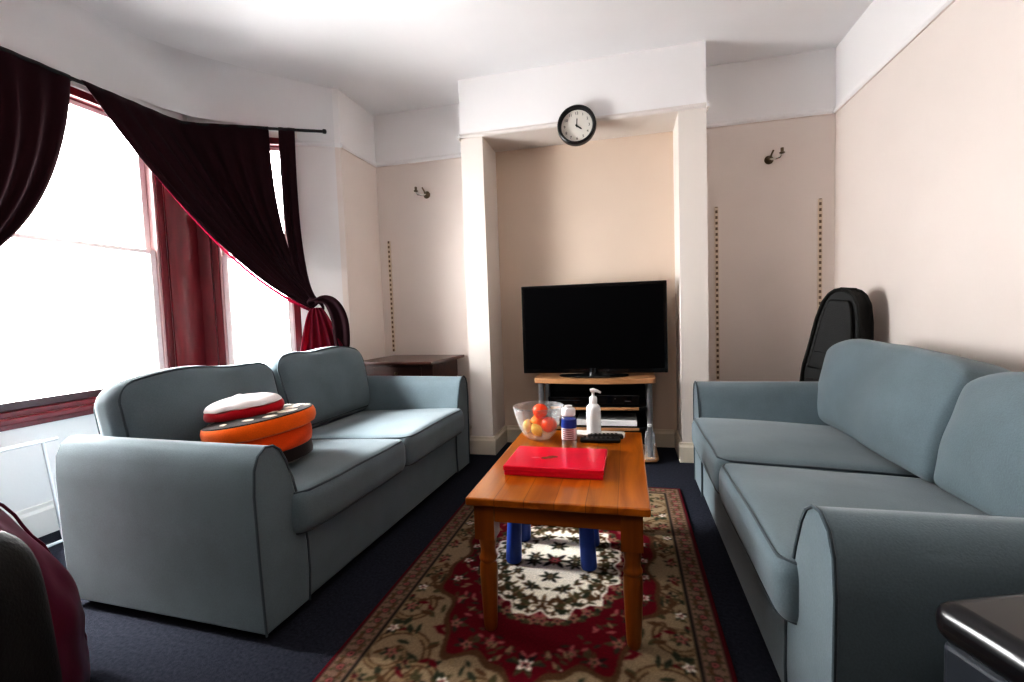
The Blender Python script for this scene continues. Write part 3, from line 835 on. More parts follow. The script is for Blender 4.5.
# ------------------------------------------------------------------ rug (pattern woven into vertex colours)
RX0, RX1, RY0, RY1 = -.908, .282, .99, 2.815
hu, hv = (RX1-RX0)/2, (RY1-RY0)/2
st = .0042
nu, nv = int(2*hu/st), int(2*hv/st)
U, V = np.meshgrid(np.linspace(-hu, hu, nu+1), np.linspace(-hv, hv, nv+1), indexing='ij')
AU, AV = np.abs(U), np.abs(V)
C = np.zeros(U.shape+(3,))
ivory = (.80, .75, .66); beige = (.24, .175, .105); sand = (.25, .19, .125); maroon = (.125, .004, .014); deep = (.055, .005, .009)
green = (.035, .042, .025); dark = (.022, .018, .016); pink = (.32, .10, .10); brown = (.095, .05, .024); olive = (.075, .065, .032)
def paint(mask, col): C[mask] = col
edge = np.minimum(hu-AU, hv-AV)
rng = np.random.RandomState(5)
C[:] = maroon
# scrolling cream ground outside the red field
ang = np.arctan2(AV/.70, AU/.44)
field = (AU/.40)**2.2+(AV/.66)**2.2
fs = field*(1+.13*np.cos(ang*10)+.06*np.cos(ang*22))
paint(fs > 1.0, sand)
paint((fs > .95) & (fs < 1.05), brown)
def stamp(cx, cy, r, col, quad=True, m_=None):
    A, B = (AU, AV) if quad else (U, V)
    i = (A-cx)**2+(B-cy)**2 < r*r
    if m_ is not None: i &= m_
    C[i] = col
def leaf(cx, cy, ln, wd, a, col, m_=None):
    x = (AU-cx)*math.cos(a)+(AV-cy)*math.sin(a); y = -(AU-cx)*math.sin(a)+(AV-cy)*math.cos(a)
    tt = x/ln
    i = (tt > 0) & (tt < 1) & (np.abs(y) < wd*np.sin(np.clip(tt, 0, 1)*PI)**.8)
    if m_ is not None: i &= m_
    C[i] = col
def flower(cx, cy, r, n, c1, c2, m_=None, ph=0.):
    d = np.hypot(AU-cx, AV-cy); a = np.arctan2(AV-cy, AU-cx)
    rr = r*(.72+.28*np.cos(n*a+ph))
    i = d < rr; j = d < rr*.62; k = d < r*.24
    for q, c in ((i, c1), (j, c2), (k, dark)):
        if m_ is not None: q = q & m_
        C[q] = c
def spray(cx, cy, s, a0, m_=None, cols=None):
    for k in range(6):
        leaf(cx, cy, s*1.25, s*.22, a0+k*PI/3+rng.uniform(-.3, .3), (green, olive, brown, dark)[k % 4], m_)
    flower(cx, cy, s*.62, 5, *(cols or ((pink, beige), (ivory, pink), (beige, maroon))[rng.randint(3)]), m_=m_, ph=rng.uniform(0, 6))
def scroll(cx, cy, r, a0, turns, d, w, c1, c2, m_=None):
    n = int(90*turns)
    for pas, col in ((1.0, c1), (.45, c2)):
        for k in range(n):
            f = k/n; rr = r*(1-f)**.8+.006
            a = a0+d*f*turns*2*PI
            stamp(cx+rr*math.cos(a), cy+rr*math.sin(a), w*pas*(1-.55*f), col, m_=m_)
    for k in range(7):
        f = k/9; rr = r*(1-f)**.8; a = a0+d*f*turns*2*PI
        leaf(cx+rr*math.cos(a), cy+rr*math.sin(a), .055*(1-.4*f), .011, a+.7*d, (brown, olive, green)[k % 3], m_)
out = fs > 1.03
for (x, y, r, a, tn, d) in ((.42, .63, .115, 2.4, 1.5, 1), (.30, .73, .08, .2, 1.4, -1), (.46, .40, .075, 4.0, 1.4, -1), (.44, .18, .07, 1.6, 1.4, 1), (.12, .74, .06, 3.0, 1.3, 1)):
    scroll(x, y, r, a, tn, d, .015, brown, beige, out)
    spray(x, y, .032, a, out)
for k in range(110):
    x, y = rng.uniform(0, .50), rng.uniform(0, .82)
    leaf(x, y, rng.uniform(.03, .06), rng.uniform(.006, .011), rng.uniform(0, 6.3), (brown, green, olive, beige, maroon)[k % 5], out)
for (x, y, s) in ((.47, .52, .03), (.36, .66, .03), (.47, .28, .028), (.47, .06, .03), (.22, .71, .032), (.03, .78, .03), (.40, .78, .03), (.48, .74, .03)): spray(x, y, s, rng.uniform(0, 6), out)
# sprays on the red field
fld = fs < .93
for (x, y, s) in ((.0, .60, .045), (.11, .62, .035), (.20, .55, .035), (.27, .46, .04), (.32, .33, .038), (.355, .20, .03), (.36, .06, .032), (.13, .53, .028), (.06, .55, .02), (.31, .12, .022)):
    spray(x, y, s, rng.uniform(0, 6), fld)
for k in range(46):
    a = rng.uniform(0, PI/2); q = rng.uniform(.80, .95)
    x, y = .39*math.cos(a)*q, .65*math.sin(a)*q
    leaf(x, y, .035, .006, rng.uniform(0, 6.3), (pink, olive, beige, green)[k % 4], fld)
# ivory medallion
am = np.arctan2(AV/.36, AU/.27)
md = np.sqrt((AU/.265)**2+(AV/.37)**2)*(1+.05*np.cos(am*12)+.025*np.cos(am*28))
med = md < 1
for a in np.linspace(.05, PI/2-.05, 9):
    x, y = .285*math.cos(a), .395*math.sin(a)
    for k in range(3): leaf(x, y, .045, .012, a+(k-1)*1.0+PI*(k % 2), (olive, pink, green)[k], None)
    flower(x, y, .024, 5, beige, pink)
paint(med, ivory)
inm = md < .97
for a in np.linspace(0.0, PI/2, 7):
    x, y = .20*math.cos(a), .285*math.sin(a)
    for k in range(4): leaf(x, y, .042, .007, a+k*1.6, (brown, olive, beige, dark)[k], inm)
    flower(x, y, .022, 5, brown, beige, inm)
for a in np.linspace(0.12, PI/2-.12, 6):
    scroll(.235*math.cos(a), .33*math.sin(a), .022, a*3, 1.2, 1, .007, beige, brown, inm)
    leaf(.14*math.cos(a), .20*math.sin(a), .05, .008, a+1.2, olive, inm); leaf(.15*math.cos(a), .21*math.sin(a), .05, .008, a-1.4, brown, inm)
for (x, y, s) in ((0, .0, .05), (.085, .02, .032), (.0, .125, .036), (.06, .20, .024), (.135, .10, .020)):
    for k in range(7): leaf(x, y, s*1.35, s*.24, k*.9, (green, dark, olive)[k % 3], inm)
    flower(x, y, s*.62, 6, *((maroon, pink) if s > .045 else (dark, beige)), m_=inm)
# borders
b_out = edge < .095
paint(b_out, (.20, .13, .095))
per = np.where(hu-AU < hv-AV, V, U)
band = (edge > .02) & (edge < .085)
wv = .052+.014*np.sin(per*2*PI/.11)
paint(band & (np.abs(edge-wv) < .006), brown)
dd = np.hypot(((per/.055+.5) % 1-.5)*.055, edge-.052)
paint(band & (dd < .017), green); paint(band & (dd < .011), pink); paint(band & (dd < .005), dark)
dd2 = np.hypot(((per/.0275) % 1-.5)*.0275, np.minimum(np.abs(edge-.03), np.abs(edge-.075)))
paint(band & (dd2 < .006), olive)
paint((edge > .085) & (edge < .097), dark); paint((edge > .097) & (edge < .104), beige)
paint((edge > .016) & (edge < .021), dark)
paint(edge < .016, (.10, .006, .014))
# blur the stitching slightly and mottle it
Cb = C.copy()
for ax in (0, 1): Cb = (np.roll(Cb, 1, ax)+2*Cb+np.roll(Cb, -1, ax))/4
C = Cb*(.88+.24*rng.rand(*U.shape)[..., None])
verts = np.stack([U, V, np.where(edge < .004, .004, .009)], -1).reshape(-1, 3)
W = nv+1
ii, jj = np.meshgrid(np.arange(nu), np.arange(nv), indexing='ij'); b0 = (ii*W+jj).ravel()
faces = np.stack([b0, b0+W, b0+W+1, b0+1], -1)
me = bpy.data.meshes.new('rug')
me.vertices.add(len(verts)); me.vertices.foreach_set('co', verts.ravel())
me.loops.add(faces.size); me.loops.foreach_set('vertex_index', faces.ravel())
me.polygons.add(len(faces)); me.polygons.foreach_set('loop_start', np.arange(0, faces.size, 4))
me.update(calc_edges=True)
ca = me.color_attributes.new('weave', 'FLOAT_COLOR', 'POINT')
ca.data.foreach_set('color', np.concatenate([C.reshape(-1, 3), np.ones((len(verts), 1))], 1).ravel().astype(np.float32))
me.materials.append(attr_mat('woven_rug', 'weave'))
ro = bpy.data.objects.new('rug', me); COL.objects.link(ro); ro.location = ((RX0+RX1)/2, (RY0+RY1)/2, 0)
tag(ro, 'red and cream floral patterned rug with ivory medallion under coffee table', 'rug')
RUG = .009

# ------------------------------------------------------------------ coffee table
TX0, TX1, TY0, TY1, TZ = -.513, .057, 1.388, 2.275, .470
t = thing('coffee_table', 'orange varnished pine coffee table with turned legs on the rug', 'coffee table', ((TX0+TX1)/2, (TY0+TY1)/2, RUG))
tw, tl, th = (TX1-TX0)/2, (TY1-TY0)/2, TZ-RUG
bm = bmnew(); box2(bm, (-tw, -tl, th-.026), (tw, tl, th)); obj('tabletop', bm, M['pine'], t, smooth=False, bevel=.006, segs=3)
ix, iy = tw-.022, tl-.022
for s in (-1, 1):
    bm = bmnew(); box2(bm, (-ix+.055, s*(iy-.012), th-.088), (ix-.055, s*(iy-.032), th-.026)); obj('apron', bm, M['pine_x'], t, smooth=False, bevel=.002)
    bm = bmnew(); box2(bm, (s*(ix-.012), -iy+.055, th-.088), (s*(ix-.032), iy-.055, th-.026)); obj('apron', bm, M['pine_leg'], t, smooth=False, bevel=.002)
for sx in (-1, 1):
    for sy in (-1, 1):
        bm = bmnew(); c = (sx*(ix-.0325), sy*(iy-.0325))
        box2(bm, (c[0]-.0325, c[1]-.0325, th-.145), (c[0]+.0325, c[1]+.0325, th-.026))
        h = th-.143
        prof = [(.018, 0), (.021, .006), (.023, .02), (.026, h*.30), (.030, h*.62), (.029, h*.70), (.0265, h*.735), (.0295, h*.755), (.0305, h*.77), (.0295, h*.785), (.0255, h*.81), (.0245, h*.86), (.0275, h*.93), (.032, h)]
        lathe(bm, prof, 28, c=(c[0], c[1], 0))
        obj('leg', bm, M['pine_leg'], t, angle=35)

# blue stool under the coffee table
t = thing('step_stool', 'blue plastic stool standing under the coffee table', 'stool', (-.325, 1.965, RUG+.003))
bm = bmnew(); rounded_box(bm, (.19, .13, .016), .012, cuts=5); obj('seat', bm, M['bluestool'], t, loc=(0, 0, .275), angle=60)
for sx in (-1, 1):
    for sy in (-1, 1):
        bm = bmnew()
        p0 = Vector((sx*.157, sy*.10, 0)); p1 = Vector((sx*.145, sy*.09, .262))
        tube(bm, [p0, p0.lerp(p1, .03), p0.lerp(p1, .5), p1], [.030, .033, .031, .028], 14)
        obj('leg', bm, M['bluestool'], t)

# ------------------------------------------------------------------ things on the coffee table
# glass fruit bowl
BX, BY = -.402, 2.105
t = thing('glass_bowl', 'clear fluted glass bowl of fruit on the coffee table', 'bowl', (BX, BY, TZ))
bm = bmnew()
lathe(bm, [(0, .0), (.045, .0), (.052, .004), (.072, .025), (.092, .065), (.106, .11), (.116, .155), (.113, .156), (.102, .11), (.088, .067), (.068, .029), (.048, .009), (0, .008)], 72, flute=(.018, 18))
obj('bowl', bm, M['bowl'], t, angle=180)
def fruit(kind, m, x, y, z, r, label, squash=1.0):
    f = thing(kind, label, 'fruit', (BX+x, BY+y, TZ+z), (rs.uniform(-.5, .5), rs.uniform(-.5, .5), rs.uniform(0, 6)), 'fruit in the glass bowl')
    bm = bmnew(); n = 18
    if kind == 'apple': prof = [(0, -.80*r), (.22*r, -.90*r), (.55*r, -.78*r), (.85*r, -.42*r), (1.0*r, .05*r), (.95*r, .45*r), (.70*r, .80*r), (.40*r, .90*r), (.15*r, .78*r), (0, .66*r)]
    elif kind == 'lemon': prof = [(0, -1.3*r), (.12*r, -1.22*r), (.35*r, -1.05*r), (.75*r, -.65*r), (.98*r, 0), (.75*r, .65*r), (.35*r, 1.05*r), (.12*r, 1.22*r), (0, 1.3*r)]
    else: prof = [(r*math.sin(PI*k/12), -r*math.cos(PI*k/12)) for k in range(13)]
    prof = [(max(a, 0) if 0 < i < len(prof)-1 else 0, b) for i, (a, b) in enumerate(prof)]
    lathe(bm, prof, 24); obj('flesh', bm, m, f, subsurf=1, angle=180)
    bm = bmnew()
    if kind == 'apple': tube(bm, [(0, 0, .64*r), (.03*r, .02*r, 1.0*r), (.12*r, .05*r, 1.15*r)], .0018, 6)
    else: lathe(bm, [(.0, (1.29 if kind == 'lemon' else .99)*r-.002), (.004, (1.29 if kind == 'lemon' else .99)*r-.001), (.003, (1.3 if kind == 'lemon' else 1.0)*r+.0015), (0, (1.3 if kind == 'lemon' else 1.0)*r+.002)], 10)
    obj('stalk', bm, M['stalk'], f)
fruit('apple', M['apple'], .047, -.008, .068, .037, 'red orange apple on the right side of the glass bowl')
fruit('orange', M['orangefruit'], -.012, .044, .068, .036, 'orange at the back of the glass bowl')
fruit('lemon', M['lemon'], -.052, -.006, .062, .026, 'pale yellow fruit at the left of the glass bowl')
fruit('lemon', M['lemon'], -.002, -.049, .054, .027, 'yellow fruit lowest at the front of the glass bowl')
fruit('apple', M['apple'], .008, .0, .128, .036, 'red orange apple topmost in the glass bowl')

# red box
t = thing('gift_box', 'flat bright red box lying on the coffee table', 'box', (-.264, 1.733, TZ), (0, 0, R(-.6)))
bm = bmnew(); box2(bm, (-.176, -.125, 0), (.176, .125, .024)); obj('base', bm, M['red'], t, smooth=False, bevel=.004, segs=3)
bm = bmnew(); box2(bm, (-.179, -.128, .016), (.179, .128, .036)); obj('lid', bm, M['red'], t, smooth=False, bevel=.005, segs=3)
bm = bmnew()
for k, (x, y, a, b) in enumerate(((-.036, -.016, .022, .009), (-.018, -.002, .020, .012), (-.046, -.026, .012, .006))):
    lathe(bm, [(0, 0), (1, 0), (1, .0008), (0, .0008)], 20, mtx=Matrix(((a, 0, 0), (0, b, 0), (0, 0, 1))), c=(x, y, .0358))
obj('emblem', bm, M['olive'], t, smooth=False)
bm = bmnew(); lathe(bm, [(0, 0), (1, 0), (1, .0008), (0, .0008)], 20, mtx=Matrix(((.018, 0, 0), (0, .006, 0), (0, 0, 1))), c=(-.080, -.018, .0358)); obj('printed_mark', bm, M['pinkprint'], t, smooth=False)

# clear bottle with blue label
t = thing('water_bottle', 'small clear plastic bottle with white cap and blue label behind the red box', 'bottle', (-.243, 1.935, TZ))
bm = bmnew(); lathe(bm, [(0, .002), (.026, 0), (.031, .004), (.031, .02), (.0295, .028), (.031, .036), (.0295, .046), (.031, .056), (.031, .135), (.029, .146), (.022, .154), (.022, .160), (0, .160)], 32); obj('body', bm, M['bottle'], t, angle=60)
bm = bmnew(); lathe(bm, [(.0318, .102), (.0322, .102), (.0322, .136), (.0318, .136)], 32); lb = obj('label', bm, M['bluelabel'], t)
bm = bmnew(); lathe(bm, [(.0316, .052), (.0319, .052), (.0319, .100), (.0316, .100)], 32); lb2 = obj('label', bm, M['labelprint'], t)
bm = bmnew(); lathe(bm, [(.027, .150), (.029, .152), (.029, .176), (.025, .181), (.016, .184), (.016, .192), (0, .193)], 28); obj('cap', bm, M['whiteplastic'], t)

# paper, pump bottle, remotes
t = thing('paper_stack', 'white folded papers lying at the far end of the coffee table', 'paper', (-.135, 2.205, TZ), (0, 0, R(-3)))
bm = bmnew(); box2(bm, (-.115, -.04, 0), (.115, .045, .004)); box2(bm, (-.110, -.036, .004), (.113, .042, .007)); box2(bm, (-.112, -.042, .007), (.110, .043, .009)); obj('sheets', bm, M['paper'], t, smooth=False)
t = thing('pump_bottle', 'white pump dispenser bottle standing on the papers', 'pump bottle', (-.160, 2.205, TZ+.009)); t.scale = (1.0, 1.0, 1.14)
bm = bmnew(); lathe(bm, [(0, 0), (.030, 0), (.0335, .004), (.0335, .098), (.032, .108), (.024, .118), (.016, .124), (.016, .130), (0, .130)], 32); obj('body', bm, M['whiteplastic'], t)
bm = bmnew(); lathe(bm, [(.018, .126), (.018, .146), (.014, .152), (.007, .154), (.007, .170), (0, .171)], 24); pc = obj('collar', bm, M['whiteplastic'], t)
bm = bmnew(); tube(bm, [(-.014, 0, .176), (.0, 0, .178), (.022, -.002, .174), (.036, -.003, .167)], [.007, .009, .006, .0045], 12); obj('nozzle', bm, M['whiteplastic'], pc)
def remote(x, y, rz, l, w, label):
    t = thing('remote_control', label, 'remote control', (x, y, TZ), (0, 0, rz), 'black remote controls on the coffee table')
    bm = bmnew(); rounded_box(bm, (l/2, w/2, .010), .008, cuts=5); obj('body', bm, M['black'], t, loc=(0, 0, .0102), angle=60)
    bm = bmnew()
    for i in range(7):
        for j in range(3): box(bm, (-l*.38+i*l*.115, (j-1)*w*.26, .0212), (l*.06, w*.16, .002))
    obj('buttons', bm, M['blackrib'], t, smooth=False)
remote(-.125, 2.085, R(4), .175, .044, 'black remote control nearest the red box, behind the clear bottle')
remote(-.105, 2.140, R(8), .160, .040, 'black remote control lying just in front of the white papers')

# ------------------------------------------------------------------ television stand and television
SX0, SX1, SY0, SY1 = -.655, .185, 3.25, 3.66
scx = (SX0+SX1)/2
t = thing('tv_stand', 'beech and black TV stand with silver legs in the niche', 'tv stand', (scx, 3.25, 0))
w = (SX1-SX0)/2
def bow(bm, wd, y0, depth, z0, z1, sag):
    pts = [(-wd, y0+depth), (-wd+.0, y0+.05), (-wd+.015, y0+.012)]
    pts += [(x, y0+.012-.03*0-(sag*math.cos(x/wd*PI/2*.98))) for x in np.linspace(-wd*.86, wd*.86, 19)]
    pts += [(wd-.015, y0+.012), (wd, y0+.05), (wd, y0+depth)]
    prism(bm, pts, lambda u, v, e: Vector((u, v, z0 if e == 0 else z1)))
bm = bmnew(); bow(bm, w, 0.0, .40, .550, .586, .045); obj('top', bm, M['beech'], t, smooth=False, bevel=.006, segs=3)
for z0, z1, ww in ((.368, .384, w-.06), (.228, .243, w-.06)):
    bm = bmnew(); bow(bm, ww, .03, .35, z0, z1, .03); sh = obj('shelf', bm, M['black'], t, smooth=False, bevel=.003)
    bm = bmnew()
    prism(bm, [(x, -.001-(.03*math.cos(x/ww*PI/2*.98))+.03) for x in np.linspace(-ww*.84, ww*.84, 15)]+[(x, .011-(.03*math.cos(x/ww*PI/2*.98))+.03) for x in np.linspace(ww*.84, -ww*.84, 15)], lambda u, v, e: Vector((u, v-.003, (z0-.001 if e == 0 else z1+.001))))
    obj('edge_strip', bm, M['beech'], sh, smooth=False)
bm = bmnew(); bow(bm, w+.01, .0, .40, .014, .036, .03); obj('bottom_shelf', bm, M['beech'], t, smooth=False, bevel=.006, segs=3)
for sx in (-1, 1):
    for y in (.07, .36):
        bm = bmnew(); tube(bm, [(sx*(w-.045), y, .036), (sx*(w-.045), y, .551)], .020, 18); obj('leg', bm, M['silver'], t)
    bm = bmnew(); lathe(bm, [(.03, 0), (.03, .015)], 18, c=(sx*(w-.06), .08, 0)); obj('foot', bm, M['black'], t)
    bm = bmnew(); lathe(bm, [(.03, 0), (.03, .015)], 18, c=(sx*(w-.06), .34, 0)); obj('foot', bm, M['black'], t)
bm = bmnew(); box2(bm, (-w+.06, .375, .03), (w-.06, .385, .552)); obj('back_panel', bm, M['black'], t, smooth=False)

def av(x0, x1, y0, z0, h, d, m, name, label, cat):
    t = thing(name, label, cat, ((x0+x1)/2, y0, z0))
    hw = (x1-x0)/2
    bm = bmnew(); box2(bm, (-hw, 0, .006), (hw, d, h)); obj('case', bm, m, t, smooth=False, bevel=.004)
    for sx in (-1, 1):
        for yy in (.03, d-.03):
            bm = bmnew(); box2(bm, (sx*(hw-.02)-.01, yy-.01, 0), (sx*(hw-.02)+.01, yy+.01, .006)); obj('foot', bm, M['caprubber'], t, smooth=False)
    return t, hw
tb, hw = av(-.56, -.235, 3.315, .384, .062, .26, M['black_gloss'], 'media_player', 'black disc player on the left of the stand shelf', 'media player')
bm = bmnew(); box2(bm, (-.10, -.002, .035), (.06, .001, .040)); obj('disc_slot', bm, M['slate'], tb, smooth=False)
tb, hw = av(-.215, .075, 3.325, .384, .075, .24, M['black_gloss'], 'set_top_box', 'black box with silver mark on the right of the stand shelf', 'set top box')
bm = bmnew(); box2(bm, (.045, -.002, .030), (.085, .001, .036), ); obj('silver_mark', bm, M['silver'], tb, smooth=False)
bm = bmnew(); lathe(bm, [(0, 0), (.004, 0), (.004, .002), (0, .002)], 12, mtx=Matrix.Rotation(R(90), 3, 'X'), c=(-.02, .0, .05)); obj('indicator', bm, M['silver'], tb)
tb, hw = av(-.36, .055, 3.29, .243, .048, .25, M['whiteplastic'], 'games_console', 'white flat box on the lower shelf of the stand', 'games console')
bm = bmnew(); box2(bm, (-.10, -.002, .030), (-.03, .001, .034)); obj('slot', bm, M['silver'], tb, smooth=False)

t = thing('plastic_bottle', 'clear plastic bottle standing at the right end of the stand base', 'bottle', (.178, 3.245, .036))
t.location = (.135, 3.262, .036)
bm = bmnew(); lathe(bm, [(0, 0), (.030, .0), (.034, .01), (.032, .07), (.034, .09), (.034, .15), (.028, .18), (.013, .205), (.012, .225), (0, .225)], 28); obj('body', bm, M['bottle'], t)
bm = bmnew(); lathe(bm, [(.015, .221), (.015, .238), (0, .239)], 20); obj('cap', bm, M['whiteplastic'], t)

TVX = -.238
t = thing('television', 'large black flat screen television standing on the beech stand', 'television', (TVX, 3.40, .586), (0, 0, R(1.0)))
bm = bmnew(); box2(bm, (-.507, -.022, .022), (.507, .03, .657)); box2(bm, (-.33, .03, .10), (.33, .058, .56)); obj('casing', bm, M['black_gloss'], t, smooth=False, bevel=.006, segs=3)
bm = bmnew(); box2(bm, (-.483, -.0245, .052), (.483, -.0215, .635)); obj('screen', bm, M['screen'], t, smooth=False)
bm = bmnew(); lathe(bm, [(0, 0), (.245, 0), (.25, .006), (.235, .014), (.05, .020), (0, .020)], 56, mtx=Matrix(((1, 0, 0), (0, .5, 0), (0, 0, 1))), c=(.0, -.005, 0)); obj('base', bm, M['black_gloss'], t)
bm = bmnew(); tube(bm, [(0, .0, .015), (0, .0, .06)], .04, 18); obj('neck', bm, M['black_gloss'], t)
bm = bmnew(); box(bm, (0, -.0235, .036), (.05, .002, .006)); obj('badge', bm, M['slate'], t, smooth=False)

# ------------------------------------------------------------------ small dark table in the left alcove
t = thing('side_table', 'small dark wooden side table in the left alcove behind the sofa', 'side table', (-1.655, 3.42, 0), (0, 0, R(-3)))
bm = bmnew(); prism(bm, [(-.31, -.315), (.32, -.315), (.345, .245), (-.31, .245)], lambda u, v, e: Vector((u, v, .705+e*.024))); obj('top', bm, M['darkwood'], t, smooth=False, bevel=.006, segs=3)
bm = bmnew(); box2(bm, (-.29, -.235, .56), (.29, .215, .705)); obj('drawer_case', bm, M['darkwood'], t, smooth=False, bevel=.003)
bm = bmnew(); box2(bm, (-.20, -.243, .585), (.20, -.235, .685)); dr = obj('drawer', bm, M['darkwood'], t, smooth=False, bevel=.003)
bm = bmnew(); lathe(bm, [(0, 0), (.008, 0), (.006, .01), (.013, .018), (.010, .026), (0, .028)], 16, mtx=Matrix.Rotation(R(90), 3, 'X'), c=(0, -.243, .635)); obj('knob', bm, M['brass'], dr)
for sx in (-1, 1):
    for sy in (-1, 1):
        bm = bmnew(); cx, cy = sx*.265, (-.21 if sy < 0 else .19)
        lathe(bm, [(.016, 0), (.018, .02), (.022, .30), (.026, .50), (.026, .562)], 20, c=(cx, cy, 0)); obj('leg', bm, M['darkwood'], t)

# ------------------------------------------------------------------ guitar bag standing in the right alcove
t = thing('guitar_bag', 'tall black padded guitar bag standing in the corner behind the right sofa', 'guitar bag', (1.12, 3.15, 0.0), (R(-1.5), R(6.5), R(-46)))
def bagw(z):
    pts = [(0, .15), (.05, .19), (.22, .205), (.40, .175), (.55, .150), (.66, .150), (.78, .132), (.95, .112), (1.05, .090), (1.10, .062), (1.125, .030), (1.13, .0)]
    for (a, b), (c, d) in zip(pts, pts[1:]):
        if a <= z <= c: return b+(d-b)*(z-a)/(c-a)
    return 0
zs = list(np.linspace(0, 1.0, 22))+list(np.linspace(1.02, 1.1299, 14))
right = [(bagw(z), z) for z in zs]
prof = right+[(-u, v) for u, v in reversed(right)]
bm = bmnew(); prism(bm, prof, lambda u, v, e: Vector((u, -.07 if e == 0 else .07, v))); obj('gusset', bm, M['blackcloth'], t, bevel=.006, angle=50)
for s in (-1, 1):
    bm = bmnew(); tube(bm, [(u, s*.071, v) for u, v in prof], .010, 8, closed=True); obj('piping', bm, M['blackrib'], t)
bm = bmnew(); pk = [(max(0, bagw(z)-.028), z) for z in np.linspace(.66, 1.07, 16)]; pk = [q for q in pk if q[0] > 0]
prism(bm, pk+[(-u, v) for u, v in reversed(pk)], lambda u, v, e: Vector((u, -.07 if e == 0 else -.089, v))); pkt = obj('pocket', bm, M['blackcloth'], t, bevel=.01, segs=3)
bm = bmnew(); tube(bm, [(-.09, -.0895, .76), (.09, -.0895, .76)], .004, 6)
for x in (-.02, .03): box(bm, (x, -.092, .762), (.022, .006, .012))
obj('zip', bm, M['caprubber'], pkt)
bm = bmnew(); pk = [(max(0, bagw(z)-.03), z) for z in np.linspace(.08, .60, 12)]
prism(bm, pk+[(-u, v) for u, v in reversed(pk)], lambda u, v, e: Vector((u, -.07 if e == 0 else -.10, v))); obj('pocket', bm, M['blackcloth'], t, bevel=.01, segs=3)
bm = bmnew(); tube(bm, [(-.035, -.05, 1.118), (-.03, -.02, 1.133), (.03, .02, 1.133), (.035, .05, 1.118)], .008, 8); obj('handle', bm, M['blackrib'], t)

# ------------------------------------------------------------------ foreground: bean bag, black bag, black box
t = thing('bean_bag', 'wrinkled maroon vinyl bean bag in the near left corner', 'bean bag', (-1.745, .635, 0))
bm = bmnew(); seg, rg = 56, 30; rows = []
bp = [(0, .0), (.34, .0), (.395, .03), (.415, .10), (.405, .20), (.385, .30), (.345, .40), (.30, .50), (.235, .60), (.15, .68), (.05, .72), (0, .725)]
def bprof(f):
    x = f*(len(bp)-1); i = min(int(x), len(bp)-2); q = x-i
    return bp[i][0]+(bp[i+1][0]-bp[i][0])*q, bp[i][1]+(bp[i+1][1]-bp[i][1])*q
for j in range(rg+1):
    r_, z_ = bprof(j/rg); row = []
    for k in range(seg):
        a = 2*PI*k/seg
        wr = .026*noise.noise(Vector((math.cos(a)*3, math.sin(a)*3, z_*9)))+.008*noise.noise(Vector((math.cos(a)*8, math.sin(a)*8, z_*22)))
        wr *= min(1, z_/.08)
        rr = max(0, r_+wr) if 0 < j < rg else 0
        row.append(bm.verts.new((rr*math.cos(a), rr*math.sin(a), z_)))
    rows.append(row)
for a, b in zip(rows, rows[1:]):
    for k in range(seg): bm.faces.new((a[k], a[(k+1) % seg], b[(k+1) % seg], b[k]))
bmesh.ops.remove_doubles(bm, verts=bm.verts[:], dist=1e-6)
obj('cover', bm, M['maroon'], t, subsurf=1, angle=180)
bm = bmnew()
for k in range(6):
    a = 2*PI*k/6+.3; pts = []
    for j in range(6, rg-1):
        r_, z_ = bprof(j/rg)
        wr = .026*noise.noise(Vector((math.cos(a)*3, math.sin(a)*3, z_*9)))
        pts.append(((r_+wr+.004)*math.cos(a), (r_+wr+.004)*math.sin(a), z_))
    tube(bm, pts, .004, 6)
obj('seam', bm, M['maroon'], t)

t = thing('black_bag', 'black fabric bag leaning against the maroon bean bag', 'bag', (-.915, .388, 0), (0, 0, R(-65)))
def bagdf(q):
    k = 1-.22*(q.z+.3)/.6
    return Vector((q.x*k*(1+.04*noise.noise(q*5)), q.y*k+.02*noise.noise(q*4), (q.z+.30)*1.27))
bm = bmnew(); rounded_box(bm, (.17, .11, .30), .08, deform=bagdf); obj('body', bm, M['blackcloth'], t, subsurf=1, angle=180)
bm = bmnew(); tube(bm, [(-.05, 0, .745), (-.045, 0, .80), (0, 0, .825), (.045, 0, .80), (.05, 0, .745)], .010, 8); obj('handle', bm, M['blackrib'], t)
bm = bmnew(); tube(bm, [(-.10, -.093, .52), (0, -.105, .54), (.10, -.093, .52)], .004, 6); obj('zip', bm, M['blackrib'], t)

t = thing('black_side_box', 'glossy black box table in the near right corner by the sofa arm', 'side table', (.424, .800, 0), (0, 0, R(20)))
bm = bmnew(); box2(bm, (.012, -.42, .0), (.40, -.012, .552)); obj('carcass', bm, M['slate'], t, smooth=False, bevel=.01, segs=3)
bm = bmnew(); box2(bm, (0, -.43, .552), (.41, 0, .612)); obj('top', bm, M['black_top'], t, bevel=.026, segs=5)

# ------------------------------------------------------------------ light
SKY_LOW, SKY_HIGH = 15.0, 20.0            # bright hazy sky
w = bpy.data.worlds.new('overcast_sky'); scene.world = w; w.use_nodes = True
bg = w.node_tree.nodes['Background']; bg.inputs['Color'].default_value = (1.0, .985, .98, 1); bg.inputs['Strength'].default_value = 1.0
wt = w.node_tree
tcw = wt.nodes.new('ShaderNodeTexCoord'); sx_ = wt.nodes.new('ShaderNodeSeparateXYZ'); wt.links.new(tcw.outputs['Generated'], sx_.inputs[0])
mr = wt.nodes.new('ShaderNodeMapRange'); mr.inputs['From Min'].default_value = -.25; mr.inputs['From Max'].default_value = .9
mr.inputs['To Min'].default_value = SKY_LOW; mr.inputs['To Max'].default_value = SKY_HIGH
wt.links.new(sx_.outputs['Z'], mr.inputs['Value']); wt.links.new(mr.outputs['Result'], bg.inputs['Strength'])

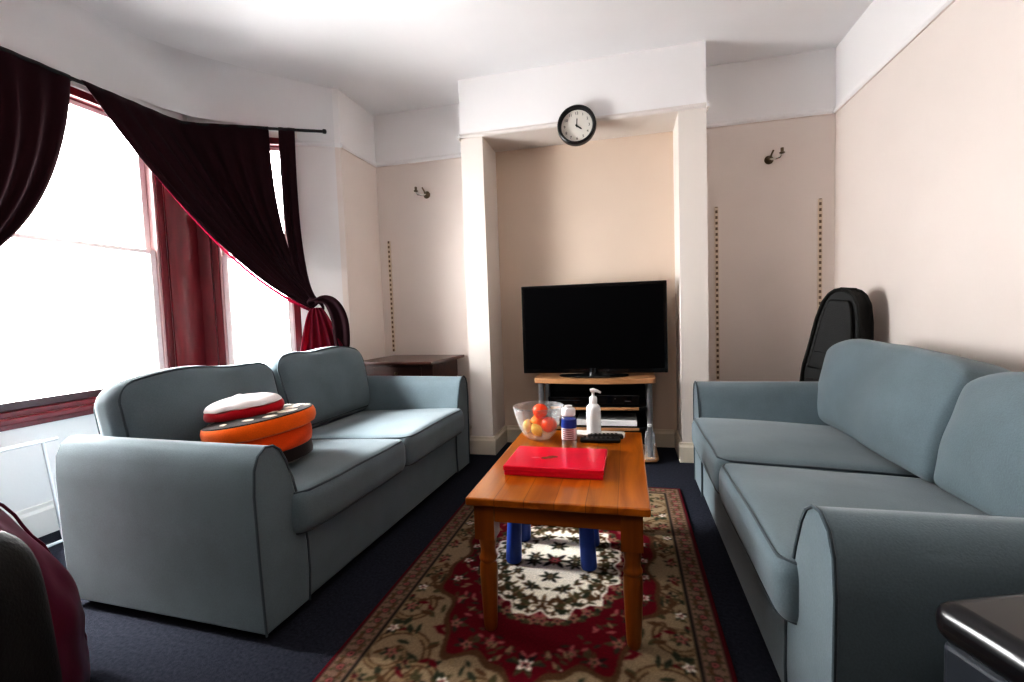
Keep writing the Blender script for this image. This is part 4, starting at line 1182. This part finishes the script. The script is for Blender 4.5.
def portal(P, s0, s1, z0, z1, inward):
    l = bpy.data.lights.new('window_portal', 'AREA'); l.shape = 'RECTANGLE'; l.size = s1-s0; l.size_y = z1-z0
    l.cycles.is_portal = True
    o = bpy.data.objects.new('window_portal', l); COL.objects.link(o)
    o.location = P((s0+s1)/2, .11, (z0+z1)/2)
    o.rotation_euler = Vector((inward.x, inward.y, 0)).to_track_quat('-Z', 'Z').to_euler()
portal(Pf, .56, 2.09, SZ0, SZ1, nf); portal(Pa, .09, .655, SZ0, SZ1, nA)

l = bpy.data.lights.new('unseen_fill_light', 'AREA'); l.shape = 'DISK'; l.size = .9; l.energy = 6; l.color = (1, .93, .86)  # soft fill added behind the camera, not a fitting of the room
o = bpy.data.objects.new('unseen_fill_light', l); COL.objects.link(o); o.location = (-.2, -.5, 2.6)
o.rotation_euler = (R(25), 0, 0)

l = bpy.data.lights.new('hazy_sun', 'SUN'); l.energy = 15.0; l.angle = R(28); l.color = (1, .985, .97)
o = bpy.data.objects.new('hazy_sun', l); COL.objects.link(o); o.location = (-6, 0, 4)
o.rotation_euler = Vector((.76, .14, -.60)).to_track_quat('-Z', 'Y').to_euler()

# ------------------------------------------------------------------ camera
yaw, pit, rol, foc = 0.2404306, 0.05798144, -0.03400906, 470.98
F = Vector((-math.sin(yaw)*math.cos(pit), math.cos(yaw)*math.cos(pit), -math.sin(pit)))
r0 = Vector((math.cos(yaw), math.sin(yaw), 0)); u0 = r0.cross(F)
rt = r0*math.cos(rol)+u0*math.sin(rol); up = u0*math.cos(rol)-r0*math.sin(rol)
cam = bpy.data.cameras.new('camera'); co = bpy.data.objects.new('camera', cam); COL.objects.link(co)
mw = Matrix((rt, up, -F)).transposed().to_4x4(); mw.translation = Vector((0, 0, 1.05))
co.matrix_world = mw
cam.sensor_fit = 'HORIZONTAL'; cam.sensor_width = 36; cam.lens = foc/1024*36; cam.clip_start = .02
scene.camera = co
scene.view_settings.view_transform = 'Standard'
scene.view_settings.look = LOOK
scene.view_settings.exposure = 1.02
scene.cycles.use_denoising = True
scene.cycles.max_bounces = 10
scene.cycles.diffuse_bounces = 6
scene.cycles.transparent_max_bounces = 16
scene.cycles.sample_clamp_indirect = 6
